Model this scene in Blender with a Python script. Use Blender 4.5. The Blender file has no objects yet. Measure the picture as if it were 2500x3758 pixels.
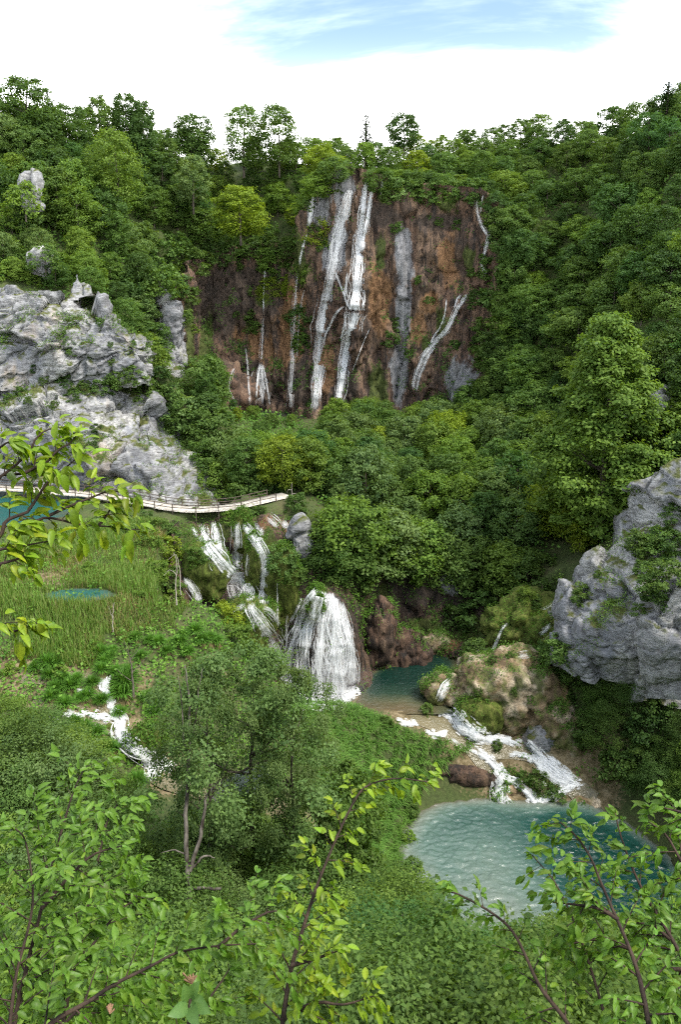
import bpy, math, random
import numpy as np
from mathutils import Vector, geometry
from mathutils.bvhtree import BVHTree

# ------------------------------------------------------------------ camera, sky, sun, exposure
SC = bpy.context.scene
COL = SC.collection
W0, H0 = 682.0, 1024.0
FOC, CX, CY, PITCH, CAMH = 796.0, 341.0, 393.0, math.radians(10.0), 40.0
cam_d = bpy.data.cameras.new('camera'); cam = bpy.data.objects.new('camera', cam_d); COL.objects.link(cam)
cam.location = (0, 0, CAMH); cam.rotation_euler = (math.radians(90) - PITCH, 0, 0)
cam_d.sensor_fit = 'VERTICAL'; cam_d.sensor_height = 36.0; cam_d.lens = FOC / H0 * 36.0
cam_d.shift_y = -(H0 / 2 - CY) / H0
cam_d.clip_start = 0.1; cam_d.clip_end = 9000
SC.camera = cam
SUN_EL, SUN_AZ = math.radians(58), math.radians(118)       # azimuth from +Y (view direction) towards +X (right)
SUN_DIR = Vector((math.sin(SUN_AZ) * math.cos(SUN_EL), math.cos(SUN_AZ) * math.cos(SUN_EL), math.sin(SUN_EL)))
w = bpy.data.worlds.new('World'); SC.world = w; w.use_nodes = True
nt = w.node_tree; nt.nodes.clear()
def wn(t, **k):
    n = nt.nodes.new(t)
    for a, b in k.items(): setattr(n, a, b)
    return n
w_out = wn('ShaderNodeOutputWorld'); w_bg = wn('ShaderNodeBackground')
w_sky = wn('ShaderNodeTexSky', sky_type='NISHITA', sun_disc=False)
w_sky.sun_elevation = SUN_EL; w_sky.sun_rotation = SUN_AZ; w_sky.air_density = 1.0; w_sky.dust_density = 1.5
w_tc = wn('ShaderNodeTexCoord'); w_sep = wn('ShaderNodeSeparateXYZ')
nt.links.new(w_tc.outputs['Generated'], w_sep.inputs[0])
w_add = wn('ShaderNodeMath', operation='ADD'); w_add.inputs[1].default_value = 0.16
nt.links.new(w_sep.outputs[2], w_add.inputs[0])
w_max = wn('ShaderNodeMath', operation='MAXIMUM'); w_max.inputs[1].default_value = 0.05
nt.links.new(w_add.outputs[0], w_max.inputs[0])
w_dx = wn('ShaderNodeMath', operation='DIVIDE'); w_dy = wn('ShaderNodeMath', operation='DIVIDE')
nt.links.new(w_sep.outputs[0], w_dx.inputs[0]); nt.links.new(w_max.outputs[0], w_dx.inputs[1])
nt.links.new(w_sep.outputs[1], w_dy.inputs[0]); nt.links.new(w_max.outputs[0], w_dy.inputs[1])
w_cmb = wn('ShaderNodeCombineXYZ'); nt.links.new(w_dx.outputs[0], w_cmb.inputs[0]); nt.links.new(w_dy.outputs[0], w_cmb.inputs[1])
w_map = wn('ShaderNodeMapping'); w_map.inputs['Location'].default_value = (2.3, 1.33, 0.0); w_map.inputs['Scale'].default_value = (0.9, 1.0, 1.0)
nt.links.new(w_cmb.outputs[0], w_map.inputs[0])
w_noi = wn('ShaderNodeTexNoise'); w_noi.inputs['Scale'].default_value = 0.95; w_noi.inputs['Detail'].default_value = 7; w_noi.inputs['Roughness'].default_value = 0.62; w_noi.inputs['Distortion'].default_value = 0.35
nt.links.new(w_map.outputs[0], w_noi.inputs[0])
w_rmp = wn('ShaderNodeValToRGB'); w_rmp.color_ramp.elements[0].position = 0.34; w_rmp.color_ramp.elements[1].position = 0.70; w_rmp.color_ramp.elements[0].color = (.10, .10, .10, 1)
nt.links.new(w_noi.outputs[0], w_rmp.inputs[0])
w_mul = wn('ShaderNodeVectorMath', operation='SCALE'); w_mul.inputs['Scale'].default_value = 0.072
w_tin = wn('ShaderNodeMix', data_type='RGBA', blend_type='MULTIPLY'); w_tin.inputs[0].default_value = 1.0; w_tin.inputs[7].default_value = (.97, 1.0, .92, 1)
nt.links.new(w_sky.outputs[0], w_tin.inputs[6]); nt.links.new(w_tin.outputs[2], w_mul.inputs[0])
w_mix = wn('ShaderNodeMix', data_type='RGBA'); w_mix.inputs[7].default_value = (1.65, 1.65, 1.65, 1)
w_hor = wn('ShaderNodeMapRange', interpolation_type='SMOOTHSTEP'); w_hor.inputs[1].default_value = .07; w_hor.inputs[2].default_value = .27; w_hor.inputs[3].default_value = 1.0; w_hor.inputs[4].default_value = 0.0
nt.links.new(w_sep.outputs[2], w_hor.inputs[0])            # the cloud deck closes towards the horizon
w_cov = wn('ShaderNodeMath', operation='ADD', use_clamp=True); nt.links.new(w_rmp.outputs[0], w_cov.inputs[0]); nt.links.new(w_hor.outputs[0], w_cov.inputs[1])
w_pow = wn('ShaderNodeMath', operation='POWER'); w_pow.inputs[1].default_value = 2.3; nt.links.new(w_cov.outputs[0], w_pow.inputs[0]); nt.links.new(w_pow.outputs[0], w_mix.inputs[0]); nt.links.new(w_mul.outputs[0], w_mix.inputs[6])
nt.links.new(w_mix.outputs[2], w_bg.inputs[0]); w_bg.inputs[1].default_value = 1.0
nt.links.new(w_bg.outputs[0], w_out.inputs[0])
sun_d = bpy.data.lights.new('sun', 'SUN'); sun_d.energy = 1.4; sun_d.angle = math.radians(16); sun_d.color = (1.0, 0.95, 0.86)
sun = bpy.data.objects.new('sun', sun_d); COL.objects.link(sun)
sun.rotation_euler = SUN_DIR.to_track_quat('Z', 'Y').to_euler(); sun.location = (60, 40, 200)
SC.view_settings.view_transform = 'Standard'; SC.view_settings.look = 'None'; SC.view_settings.gamma = 1.0
SC.view_settings.use_curve_mapping = False; SC.view_settings.exposure = 1.85
SC.render.engine = 'CYCLES'
SC.cycles.max_bounces = 6; SC.cycles.diffuse_bounces = 4; SC.cycles.glossy_bounces = 2; SC.cycles.transmission_bounces = 3
SC.cycles.transparent_max_bounces = 14; SC.cycles.volume_bounces = 0
SC.cycles.use_denoising = False
SC.cycles.filter_width = 1.2

RNG = np.random.default_rng(11)

# ------------------------------------------------------------------ sight lines (used once, to place things on their ground)
def ray(px, py):
    dx = (px - CX) / FOC; dv = (CY - py) / FOC
    return Vector((dx, math.cos(PITCH) + dv * math.sin(PITCH), -math.sin(PITCH) + dv * math.cos(PITCH)))
def PY(px, py, y):
    d = ray(px, py); t = y / d.y
    return Vector((d.x * t, y, CAMH + d.z * t))
def PZ(px, py, z):
    d = ray(px, py); t = (z - CAMH) / d.z
    return Vector((d.x * t, d.y * t, z))
def PD(px, py, dist):
    return Vector((0, 0, CAMH)) + ray(px, py).normalized() * dist
def project(p):
    y = p[1]; z = p[2] - CAMH
    dep = y * math.cos(PITCH) - z * math.sin(PITCH); up = y * math.sin(PITCH) + z * math.cos(PITCH)
    if dep < 0.1: return (-999, -999, dep)
    return (CX + FOC * p[0] / dep, CY - FOC * up / dep, dep)

# ------------------------------------------------------------------ noise in numpy
def _hash(ix, iy, iz, seed):
    h = (ix.astype(np.int64) * 374761393 + iy.astype(np.int64) * 668265263 + iz.astype(np.int64) * 2147483647 + seed * 974634777) & 0xFFFFFFFF
    h = ((h ^ (h >> 13)) * 1274126177) & 0xFFFFFFFF
    h = ((h ^ (h >> 16)) * 2246822519) & 0xFFFFFFFF
    return ((h ^ (h >> 15)) & 0xFFFFFF) / float(0xFFFFFF)
def vnoise(p, seed=0):
    i = np.floor(p).astype(np.int64); f = p - i
    u = f * f * f * (f * (f * 6 - 15) + 10)
    r = 0
    for a in (0, 1):
        wa = u[:, 0] if a else 1 - u[:, 0]
        for b in (0, 1):
            wb = u[:, 1] if b else 1 - u[:, 1]
            for c in (0, 1):
                wc = u[:, 2] if c else 1 - u[:, 2]
                r = r + wa * wb * wc * _hash(i[:, 0] + a, i[:, 1] + b, i[:, 2] + c, seed)
    return r * 2 - 1
def fbm(p, octv=4, gain=0.5, seed=0):
    p = np.asarray(p, float); r = np.zeros(len(p)); a = 1.0; s = 0
    for o in range(octv):
        r += a * vnoise(p, seed + o * 17); s += a; a *= gain; p = p * 2.03 + 7.31
    return r / s
def cells(p, seed=0):
    """nearest-cell random value and edge distance F2-F1"""
    i = np.floor(p).astype(np.int64); n = len(p)
    f1 = np.full(n, 9.0); f2 = np.full(n, 9.0); val = np.zeros(n)
    for a in (-1, 0, 1):
        for b in (-1, 0, 1):
            for c in (-1, 0, 1):
                jx, jy, jz = i[:, 0] + a, i[:, 1] + b, i[:, 2] + c
                q = np.stack([jx + _hash(jx, jy, jz, seed + 1), jy + _hash(jx, jy, jz, seed + 2), jz + _hash(jx, jy, jz, seed + 3)], 1)
                d = np.sqrt(((q - p) ** 2).sum(1)); v = _hash(jx, jy, jz, seed + 4)
                near = d < f1
                f2 = np.where(near, f1, np.minimum(f2, d)); val = np.where(near, v, val); f1 = np.where(near, d, f1)
    return val * 2 - 1, f2 - f1

def facets(p, seed=0):
    """tilted planes, one per cell: broken rock; returns plane height and edge distance"""
    i = np.floor(p).astype(np.int64); n = len(p); f1 = np.full(n, 9.0); f2 = np.full(n, 9.0); val = np.zeros(n)
    for a in (-1, 0, 1):
        for b in (-1, 0, 1):
            for c in (-1, 0, 1):
                jx, jy, jz = i[:, 0] + a, i[:, 1] + b, i[:, 2] + c
                q = np.stack([jx + _hash(jx, jy, jz, seed + 1), jy + _hash(jx, jy, jz, seed + 2), jz + _hash(jx, jy, jz, seed + 3)], 1)
                g = np.stack([_hash(jx, jy, jz, seed + 5), _hash(jx, jy, jz, seed + 6), _hash(jx, jy, jz, seed + 7)], 1) * 2 - 1
                dv = p - q; d = np.sqrt((dv ** 2).sum(1)); v = (dv * g).sum(1) * 1.3 + (_hash(jx, jy, jz, seed + 4) * 2 - 1) * .6
                near = d < f1; f2 = np.where(near, f1, np.minimum(f2, d)); val = np.where(near, v, val); f1 = np.where(near, d, f1)
    return val, f2 - f1

# ------------------------------------------------------------------ mesh helpers
def make_mesh(name, verts, quads=None, tris=None, mats=(), smooth=False, tint=None, uv=None):
    verts = np.asarray(verts, np.float32).reshape(-1, 3)
    me = bpy.data.meshes.new(name)
    nq = 0 if quads is None else len(quads); ntr = 0 if tris is None else len(tris)
    me.vertices.add(len(verts)); me.vertices.foreach_set('co', verts.ravel())
    loops = []; starts = []; tot = []
    if nq: loops.append(np.asarray(quads, np.int32).ravel())
    if ntr: loops.append(np.asarray(tris, np.int32).ravel())
    loops = np.concatenate(loops)
    starts = np.concatenate([np.arange(nq) * 4, nq * 4 + np.arange(ntr) * 3]).astype(np.int32)
    me.loops.add(len(loops)); me.loops.foreach_set('vertex_index', loops)
    me.polygons.add(nq + ntr); me.polygons.foreach_set('loop_start', starts)
    if smooth: me.polygons.foreach_set('use_smooth', np.ones(nq + ntr, bool))
    for m in mats: me.materials.append(m)
    if tint is not None:
        at = me.attributes.new('tint', 'FLOAT', 'POINT'); at.data.foreach_set('value', np.asarray(tint, np.float32))
    if uv is not None:
        at = me.attributes.new('flow', 'FLOAT_VECTOR', 'POINT')
        u3 = np.zeros((len(verts), 3), np.float32); u3[:, :uv.shape[1]] = uv; at.data.foreach_set('vector', u3.ravel())
    me.update(calc_edges=True)
    return me
def link(name, me, parent=None, label=None, cat=None, group=None, kind=None, loc=None):
    o = bpy.data.objects.new(name, me); COL.objects.link(o)
    if parent is not None: o.parent = parent
    if loc is not None: o.location = loc
    return tag(o, label, cat, group, kind)
def tag(o, label=None, cat=None, group=None, kind=None):
    if label: o['label'] = label
    if cat: o['category'] = cat
    if group: o['group'] = group
    if kind: o['kind'] = kind
    return o
def empty(name, loc=(0, 0, 0), rz=0, label=None, cat=None, group=None):
    o = bpy.data.objects.new(name, None); COL.objects.link(o); o.location = loc; o.rotation_euler = (0, 0, rz)
    return tag(o, label, cat, group)
def grid_quads(nu, nv):
    a = np.arange(nu * nv).reshape(nv, nu)
    return np.stack([a[:-1, :-1], a[:-1, 1:], a[1:, 1:], a[1:, :-1]], -1).reshape(-1, 4)
def bvh_of(me, mat=None):
    v = np.empty(len(me.vertices) * 3, np.float32); me.vertices.foreach_get('co', v)
    return BVHTree.FromPolygons([tuple(x) for x in v.reshape(-1, 3).tolist()], [tuple(p.vertices) for p in me.polygons])
def tube(pts, rad, sides=6):
    """verts, quads of a tapered tube along pts"""
    pts = [Vector(p) for p in pts]; V = []; n = len(pts)
    for i, p in enumerate(pts):
        t = (pts[min(i + 1, n - 1)] - pts[max(i - 1, 0)]).normalized()
        a = t.orthogonal().normalized() if abs(t.z) > .95 else t.cross(Vector((0, 0, 1))).normalized()
        b = t.cross(a)
        for k in range(sides):
            an = 2 * math.pi * k / sides
            V.append(p + (a * math.cos(an) + b * math.sin(an)) * rad[i])
    Q = [(i * sides + k, i * sides + (k + 1) % sides, (i + 1) * sides + (k + 1) % sides, (i + 1) * sides + k) for i in range(n - 1) for k in range(sides)]
    return [tuple(v) for v in V], Q
def join(parts):
    V = []; Q = []; o = 0
    for v, q in parts:
        V.append(np.asarray(v, float).reshape(-1, 3)); Q.append(np.asarray(q, np.int64).reshape(-1, 4) + o); o += len(V[-1])
    return np.concatenate(V), np.concatenate(Q)

def catmull(P, n):
    P = np.array(P, float); P = np.concatenate([[2 * P[0] - P[1]], P, [2 * P[-1] - P[-2]]]); out = []
    seg = len(P) - 3
    for t in np.linspace(0, seg - 1e-6, n):
        i = int(t); f = t - i; a, b, c, d = P[i:i + 4]
        out.append(.5 * (2 * b + (c - a) * f + (2 * a - 5 * b + 4 * c - d) * f * f + (3 * b - a - 3 * c + d) * f ** 3))
    return np.array(out)
# ------------------------------------------------------------------ materials
class NT:
    def __init__(s, name):
        s.m = bpy.data.materials.new(name); s.m.use_nodes = True; s.t = s.m.node_tree; s.t.nodes.clear()
        s.out = s.n('ShaderNodeOutputMaterial')
    def n(s, t, **k):
        x = s.t.nodes.new(t)
        for a, b in k.items(): setattr(x, a, b)
        return x
    def l(s, a, b): s.t.links.new(a, b)
    def pos(s, scale=(1, 1, 1), obj=False, rot=(0, 0, 0)):
        g = s.n('ShaderNodeTexCoord').outputs['Object'] if obj else s.n('ShaderNodeNewGeometry').outputs['Position']
        m = s.n('ShaderNodeMapping'); m.inputs['Scale'].default_value = scale; m.inputs['Rotation'].default_value = rot; s.l(g, m.inputs[0]); return m.outputs[0]
    def noise(s, vec, scale=1, detail=6, rough=.55, dist=0):
        x = s.n('ShaderNodeTexNoise'); x.inputs['Scale'].default_value = scale; x.inputs['Detail'].default_value = detail
        x.inputs['Roughness'].default_value = rough; x.inputs['Distortion'].default_value = dist; s.l(vec, x.inputs[0]); return x.outputs[0]
    def ramp(s, fac, stops):
        r = s.n('ShaderNodeValToRGB'); e = r.color_ramp.elements
        while len(e) < len(stops): e.new(.5)
        for q, (p, c) in zip(e, stops):
            q.position = p; q.color = (c, c, c, 1) if isinstance(c, (int, float)) else (*c, 1)
        s.l(fac, r.inputs[0]); return r.outputs[0]
    def mix(s, fac, a, b, mode='MIX'):
        x = s.n('ShaderNodeMix', data_type='RGBA', blend_type=mode)
        for i, v in ((0, fac), (6, a), (7, b)):
            if isinstance(v, (int, float)): x.inputs[i].default_value = v
            elif isinstance(v, tuple): x.inputs[i].default_value = (*v, 1)
            else: s.l(v, x.inputs[i])
        return x.outputs[2]
    def math(s, op, a, b=0.0):
        x = s.n('ShaderNodeMath', operation=op)
        for i, v in ((0, a), (1, b)):
            if isinstance(v, (int, float)): x.inputs[i].default_value = v
            else: s.l(v, x.inputs[i])
        return x.outputs[0]
    def bump(s, h, strength=.5, dist=.2):
        x = s.n('ShaderNodeBump'); x.inputs['Strength'].default_value = strength; x.inputs['Distance'].default_value = dist; s.l(h, x.inputs['Height']); return x.outputs[0]
    def up(s):
        x = s.n('ShaderNodeSeparateXYZ'); s.l(s.n('ShaderNodeNewGeometry').outputs['Normal'], x.inputs[0]); return x.outputs[2]
    def bsdf(s, col, rough=.8, normal=None, spec=.3):
        b = s.n('ShaderNodeBsdfPrincipled'); b.inputs['Roughness'].default_value = rough if isinstance(rough, (int, float)) else .5
        if not isinstance(rough, (int, float)): s.l(rough, b.inputs['Roughness'])
        b.inputs['Specular IOR Level'].default_value = spec
        if isinstance(col, tuple): b.inputs[0].default_value = (*col, 1)
        else: s.l(col, b.inputs[0])
        if normal is not None: s.l(normal, b.inputs['Normal'])
        s.l(b.outputs[0], s.out.inputs[0]); return b

def leaf_mat(name, col_lo, col_hi, use_obj=True, transl=.38, rough=.5, spec=.14):
    k = NT(name)
    at = k.n('ShaderNodeAttribute', attribute_name='tint')
    c = k.ramp(at.outputs['Fac'], [(0, col_lo), (1, col_hi)])
    if use_obj:
        oi = k.n('ShaderNodeObjectInfo'); c = k.mix(1.0, c, oi.outputs['Color'], 'MULTIPLY')
    b = k.n('ShaderNodeBsdfPrincipled'); k.l(c, b.inputs[0]); b.inputs['Roughness'].default_value = rough; b.inputs['Specular IOR Level'].default_value = spec
    t = k.n('ShaderNodeBsdfTranslucent'); tc = k.mix(1.0, c, (1.5, 1.45, .55), 'MULTIPLY'); k.l(tc, t.inputs[0])
    mx = k.n('ShaderNodeMixShader'); mx.inputs[0].default_value = transl
    k.l(b.outputs[0], mx.inputs[1]); k.l(t.outputs[0], mx.inputs[2]); k.l(mx.outputs[0], k.out.inputs[0])
    return k.m
M = {}
M['leaf'] = leaf_mat('foliage', (.052, .105, .024), (.165, .250, .058))
M['leaf_dark'] = leaf_mat('needles', (.018, .040, .014), (.04, .075, .022), transl=.12)
M['leaf_near'] = leaf_mat('near_leaves', (.062, .135, .016), (.155, .255, .034), transl=.36, rough=.4, spec=.24)
M['cover'] = leaf_mat('ground_leaves', (.05, .118, .020), (.14, .25, .05), use_obj=True, transl=.3)
M['reed'] = leaf_mat('reed_blades', (.26, .20, .10), (.10, .21, .035), use_obj=True, transl=.3)

def bark(name, a, b, sc=6):
    k = NT(name); p = k.pos((sc, sc, sc * .25), obj=True); n = k.noise(p, 1.0, 5)
    k.bsdf(k.ramp(n, [(.35, a), (.62, b)]), .85, k.bump(n, .6, .03)); return k.m
M['bark'] = bark('bark', (.035, .028, .02), (.12, .10, .08))
M['bark_pale'] = bark('lichen_bark', (.022, .015, .011), (.14, .125, .105), 2.2)
M['twig'] = bark('twig_bark', (.014, .009, .007), (.055, .035, .025), 20)
M['dead'] = bark('dead_wood', (.16, .13, .11), (.36, .32, .28), 8)

def mat_ground():
    k = NT('forest_floor'); n = k.noise(k.pos(), .25, 8); n2 = k.noise(k.pos(), 3, 5); f = k.noise(k.pos(), 1.2, 8, .7)
    c = k.ramp(n, [(.3, (.035, .045, .014)), (.5, (.05, .075, .018)), (.7, (.085, .075, .035))])
    c = k.mix(.35, c, k.ramp(n2, [(.35, (.03, .03, .015)), (.65, (.09, .12, .035))]))
    t = k.n('ShaderNodeAttribute', attribute_name='tufa').outputs['Fac']
    tc = k.ramp(f, [(.33, (.05, .045, .02)), (.47, (.13, .10, .05)), (.60, (.24, .19, .115)), (.72, (.11, .105, .04))])
    c = k.mix(k.ramp(k.math('ADD', t, k.math('MULTIPLY', k.math('SUBTRACT', n2, .5), 1.1)), [(.38, 0.0), (.62, 1.0)]), c, tc)
    k.bsdf(c, .9, k.bump(k.mix(.5, n2, f), .8, .35)); return k.m
M['ground'] = mat_ground()
def mat_limestone():
    k = NT('limestone')
    n = k.noise(k.pos(), .11, 8, .62, .4); st = k.noise(k.pos((1.3, 1.3, .16)), .30, 7, .62, .4); f = k.noise(k.pos((.55, .8, 2.6), rot=(0, .45, 0)), 1.5, 9, .74); m = k.noise(k.pos(), .55, 8, .7)
    c = k.ramp(n, [(.30, (.18, .185, .20)), (.45, (.28, .282, .295)), (.60, (.40, .395, .385)), (.75, (.48, .47, .45))])
    c = k.mix(k.ramp(m, [(.36, .8), (.52, 0.0)]), c, (.13, .128, .132))
    c = k.mix(k.ramp(m, [(.56, 0.0), (.70, .5)]), c, (.56, .55, .53))
    c = k.mix(k.ramp(f, [(.38, .85), (.50, 0.0)]), c, (.085, .08, .078))
    c = k.mix(k.ramp(st, [(.54, 0.0), (.68, .65)]), c, (.19, .20, .23))
    och = k.noise(k.pos((1, 1, .35)), .12, 5, .55)
    c = k.mix(k.ramp(och, [(.60, 0.0), (.72, .55)]), c, (.46, .33, .21))
    moss = k.math('MULTIPLY', k.ramp(k.up(), [(.38, 0.0), (.66, 1.0)]), k.ramp(k.noise(k.pos(), .45, 5), [(.46, 0.0), (.56, 1.0)]))
    c = k.mix(moss, c, k.ramp(f, [(.35, (.035, .05, .013)), (.65, (.13, .135, .045))]))
    k.bsdf(c, .92, k.bump(k.mix(.5, f, m), 1.0, .45), spec=.2); return k.m
M['limestone'] = mat_limestone()
def mat_travertine(name, dark=1.0):
    k = NT(name)
    n = k.noise(k.pos((1, 1, .25)), .11, 8, .64, .6); st = k.noise(k.pos((2.0, 2.0, .12)), .55, 8, .68, .4); f = k.noise(k.pos((1, 1, .4)), 2.2, 9, .75); mid = k.noise(k.pos((1, 1, .4)), .42, 8, .68)
    D = lambda r, g, b: (r * dark, g * dark, b * dark)
    c = k.ramp(n, [(.28, D(.05, .038, .032)), (.40, D(.125, .078, .056)), (.50, D(.20, .118, .078)), (.60, D(.26, .17, .11)), (.72, D(.15, .095, .07))])
    c = k.mix(k.ramp(mid, [(.42, .8), (.52, 0.0)]), c, D(.06, .043, .034))
    c = k.mix(k.ramp(mid, [(.58, 0.0), (.68, .55)]), c, D(.34, .24, .165))
    c = k.mix(k.ramp(st, [(.40, .9), (.49, 0.0)]), c, D(.032, .027, .024))
    c = k.mix(k.ramp(st, [(.58, 0.0), (.70, .6)]), c, D(.36, .25, .165))
    c = k.mix(k.ramp(f, [(.38, .85), (.49, 0.0)]), c, D(.035, .028, .023))
    A = lambda nm: k.n('ShaderNodeAttribute', attribute_name=nm).outputs['Fac']
    e = k.math('MULTIPLY', k.math('SUBTRACT', mid, .5), 1.6)
    def zone(nm, col, top=1.0):
        nonlocal c
        c = k.mix(k.ramp(k.math('ADD', A(nm), e), [(.40, 0.0), (.58, top)]), c, col)
    zone('orange', k.ramp(f, [(.35, D(.13, .065, .03)), (.62, D(.40, .22, .10))]), .8)
    zone('wet', k.ramp(f, [(.35, (.018, .016, .014)), (.65, (.075, .055, .042))]), .85)  # dark colour for wet rock, and shade painted under overhangs and in hollows
    zone('lime', k.ramp(k.mix(.6, f, st), [(.36, (.11, .11, .115)), (.52, (.22, .22, .23)), (.64, (.36, .355, .35))]))
    zone('moss', k.ramp(f, [(.33, (.022, .034, .008)), (.66, (.095, .115, .025))]))
    k.bsdf(c, .75, k.bump(k.mix(.5, f, st), 1.0, .8), spec=.3); return k.m
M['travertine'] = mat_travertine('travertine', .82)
M['travertine_wet'] = mat_travertine('wet_travertine', .62)
def mat_tufa():
    k = NT('pale_tufa'); n = k.noise(k.pos(), .35, 7, .6); f = k.noise(k.pos(), 2.4, 8, .7)
    c = k.ramp(n, [(.32, (.11, .075, .04)), (.46, (.27, .19, .11)), (.6, (.54, .45, .33))])
    c = k.mix(k.ramp(f, [(.36, .8), (.54, 0.0)]), c, (.07, .055, .03))
    m = k.math('MULTIPLY', k.ramp(k.noise(k.pos(), .6, 6), [(.46, 0.0), (.58, 1.0)]), .85)
    c = k.mix(m, c, k.ramp(f, [(.3, (.04, .055, .012)), (.7, (.12, .14, .03))]))
    k.bsdf(c, .8, k.bump(f, .9, .25)); return k.m
M['tufa'] = mat_tufa()
def mat_moss():
    k = NT('moss'); n = k.noise(k.pos((1, 1, .35)), 1.0, 7, .65); f = k.noise(k.pos((1, 1, .3)), 4.0, 7, .7)
    c = k.ramp(n, [(.33, (.045, .055, .014)), (.5, (.105, .14, .028)), (.66, (.18, .19, .055))])
    c = k.mix(k.ramp(f, [(.38, .7), (.55, 0.0)]), c, (.03, .03, .012))
    k.bsdf(c, .95, k.bump(f, 1.0, .25), spec=.1); return k.m
M['moss'] = mat_moss()
def mat_foam(name, lo, hi, su=3.0, sv=.35, fine=14, stretch=.16):
    k = NT(name)
    a = k.n('ShaderNodeAttribute', attribute_name='flow')
    mp = k.n('ShaderNodeMapping'); mp.inputs['Scale'].default_value = (su, sv, 1); k.l(a.outputs['Vector'], mp.inputs[0])
    n = k.noise(mp.outputs[0], 1.0, 6, .7, .4)
    mp2 = k.n('ShaderNodeMapping'); mp2.inputs['Scale'].default_value = (fine, fine * stretch, 1); k.l(a.outputs['Vector'], mp2.inputs[0])
    n2 = k.noise(mp2.outputs[0], 1.0, 4, .65)
    sep = k.n('ShaderNodeSeparateXYZ'); k.l(a.outputs['Vector'], sep.inputs[0])
    edge = k.math('MULTIPLY', k.math('SUBTRACT', sep.outputs[2], 1.0), .34)
    al = k.ramp(k.math('ADD', k.mix(.45, n, n2), edge), [(lo, 0.0), (hi, 1.0)])
    d = k.n('ShaderNodeBsdfPrincipled'); d.inputs[0].default_value = (.93, .94, .95, 1); d.inputs['Roughness'].default_value = .6; d.inputs['Specular IOR Level'].default_value = .1
    t = k.n('ShaderNodeBsdfTranslucent'); t.inputs[0].default_value = (.85, .88, .9, 1)
    m1 = k.n('ShaderNodeMixShader'); m1.inputs[0].default_value = .35; k.l(d.outputs[0], m1.inputs[1]); k.l(t.outputs[0], m1.inputs[2])
    tr = k.n('ShaderNodeBsdfTransparent'); mx = k.n('ShaderNodeMixShader'); k.l(al, mx.inputs[0]); k.l(tr.outputs[0], mx.inputs[1]); k.l(m1.outputs[0], mx.inputs[2])
    k.l(mx.outputs[0], k.out.inputs[0]); return k.m
M['foam'] = mat_foam('falling_water', .34, .62, 4.5, .55, 16, .2)
M['foam_full'] = mat_foam('thick_falling_water', .31, .58, 4.5, .7, 16, .3)
M['veil'] = mat_foam('thin_veil_water', .37, .74, 4.0, .5, 16, .2)
M['rapids'] = mat_foam('white_water', .34, .54, 2.2, 1.2, 9, .5)
def mat_mist():
    k = NT('spray'); v = k.n('ShaderNodeVolumePrincipled'); v.inputs['Color'].default_value = (.95, .97, 1, 1); v.inputs['Anisotropy'].default_value = .2
    mp = k.n('ShaderNodeMapping'); mp.inputs['Location'].default_value = (-1, -1, -1); mp.inputs['Scale'].default_value = (2, 2, 2); k.l(k.n('ShaderNodeTexCoord').outputs['Generated'], mp.inputs[0])
    ln = k.n('ShaderNodeVectorMath', operation='LENGTH'); k.l(mp.outputs[0], ln.inputs[0])
    f = k.ramp(ln.outputs['Value'], [(.05, 1.0), (.5, .35), (.95, 0.0)]); k.l(k.math('MULTIPLY', f, .07), v.inputs['Density'])
    k.l(v.outputs[0], k.out.inputs['Volume']); return k.m
M['mist'] = mat_mist()
def mat_water(name, stops, rip=.9, bs=.16, rough=.05):
    """colour by the depth of the water over its bed"""
    k = NT(name); dp = k.n('ShaderNodeAttribute', attribute_name='depth').outputs['Fac']
    n = k.noise(k.pos(), .5, 6, .65, .5)
    d2 = k.math('ADD', k.math('MULTIPLY', dp, .25), k.math('MULTIPLY', k.math('SUBTRACT', n, .5), .16))
    c = k.ramp(d2, stops)
    r1 = k.noise(k.pos((1, 1.7, 1), rot=(0, 0, .4)), rip, 3, .55, .7); r2 = k.noise(k.pos((1.4, 1, 1), rot=(0, 0, -.3)), rip * 2.6, 3, .55, .4)
    b = k.bsdf(c, max(rough, .2), k.bump(k.mix(.4, r1, r2), 1.0, bs), spec=.5); b.inputs['IOR'].default_value = 1.33; b.inputs['Specular IOR Level'].default_value = 1.0; return k.m
M['w_low'] = mat_water('pool_water', [(0.0, (.09, .085, .055)), (.12, (.135, .16, .13)), (.30, (.072, .12, .098)), (.50, (.012, .050, .041)), (.75, (.004, .028, .022))], 2.2, .10, .03)
M['w_up'] = mat_water('deep_pool_water', [(0.0, (.10, .075, .04)), (.12, (.065, .07, .038)), (.26, (.020, .042, .027)), (.5, (.005, .022, .016))], 1.1, .2)
M['w_lake'] = mat_water('lake_water', [(0.0, (.07, .075, .045)), (.10, (.020, .085, .075)), (.3, (.010, .075, .070))], 1.3, .08)
M['w_far'] = mat_water('dark_pool_water', [(0.0, (.06, .05, .03)), (.2, (.015, .022, .018))], 1.0, .08)  # dark brown-green water for the fall pool and brook pool
M['w_stream'] = mat_water('stream_water', [(0.0, (.15, .125, .065)), (.12, (.06, .065, .035))], 1.6, .2)
def mat_wood():
    k = NT('weathered_planks'); n = k.noise(k.pos((1, 1, 1)), 1.4, 6); k.bsdf(k.ramp(n, [(.35, (.36, .32, .27)), (.62, (.60, .56, .49))]), .85, k.bump(n, .4, .05)); return k.m
M['wood'] = mat_wood()
M['wood_dark'] = bark('dark_timber', (.04, .03, .025), (.13, .10, .08), 4)
#PART2
# ------------------------------------------------------------------ terrain: one sheet out to the horizon
CP = []
def cp(*pts): CP.extend(tuple(map(float, p)) for p in pts)
def cpY(drop, *pts):
    for px, py, y in pts:
        p = PY(px, py, y); CP.append((p.x, p.y, p.z - drop))
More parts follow.
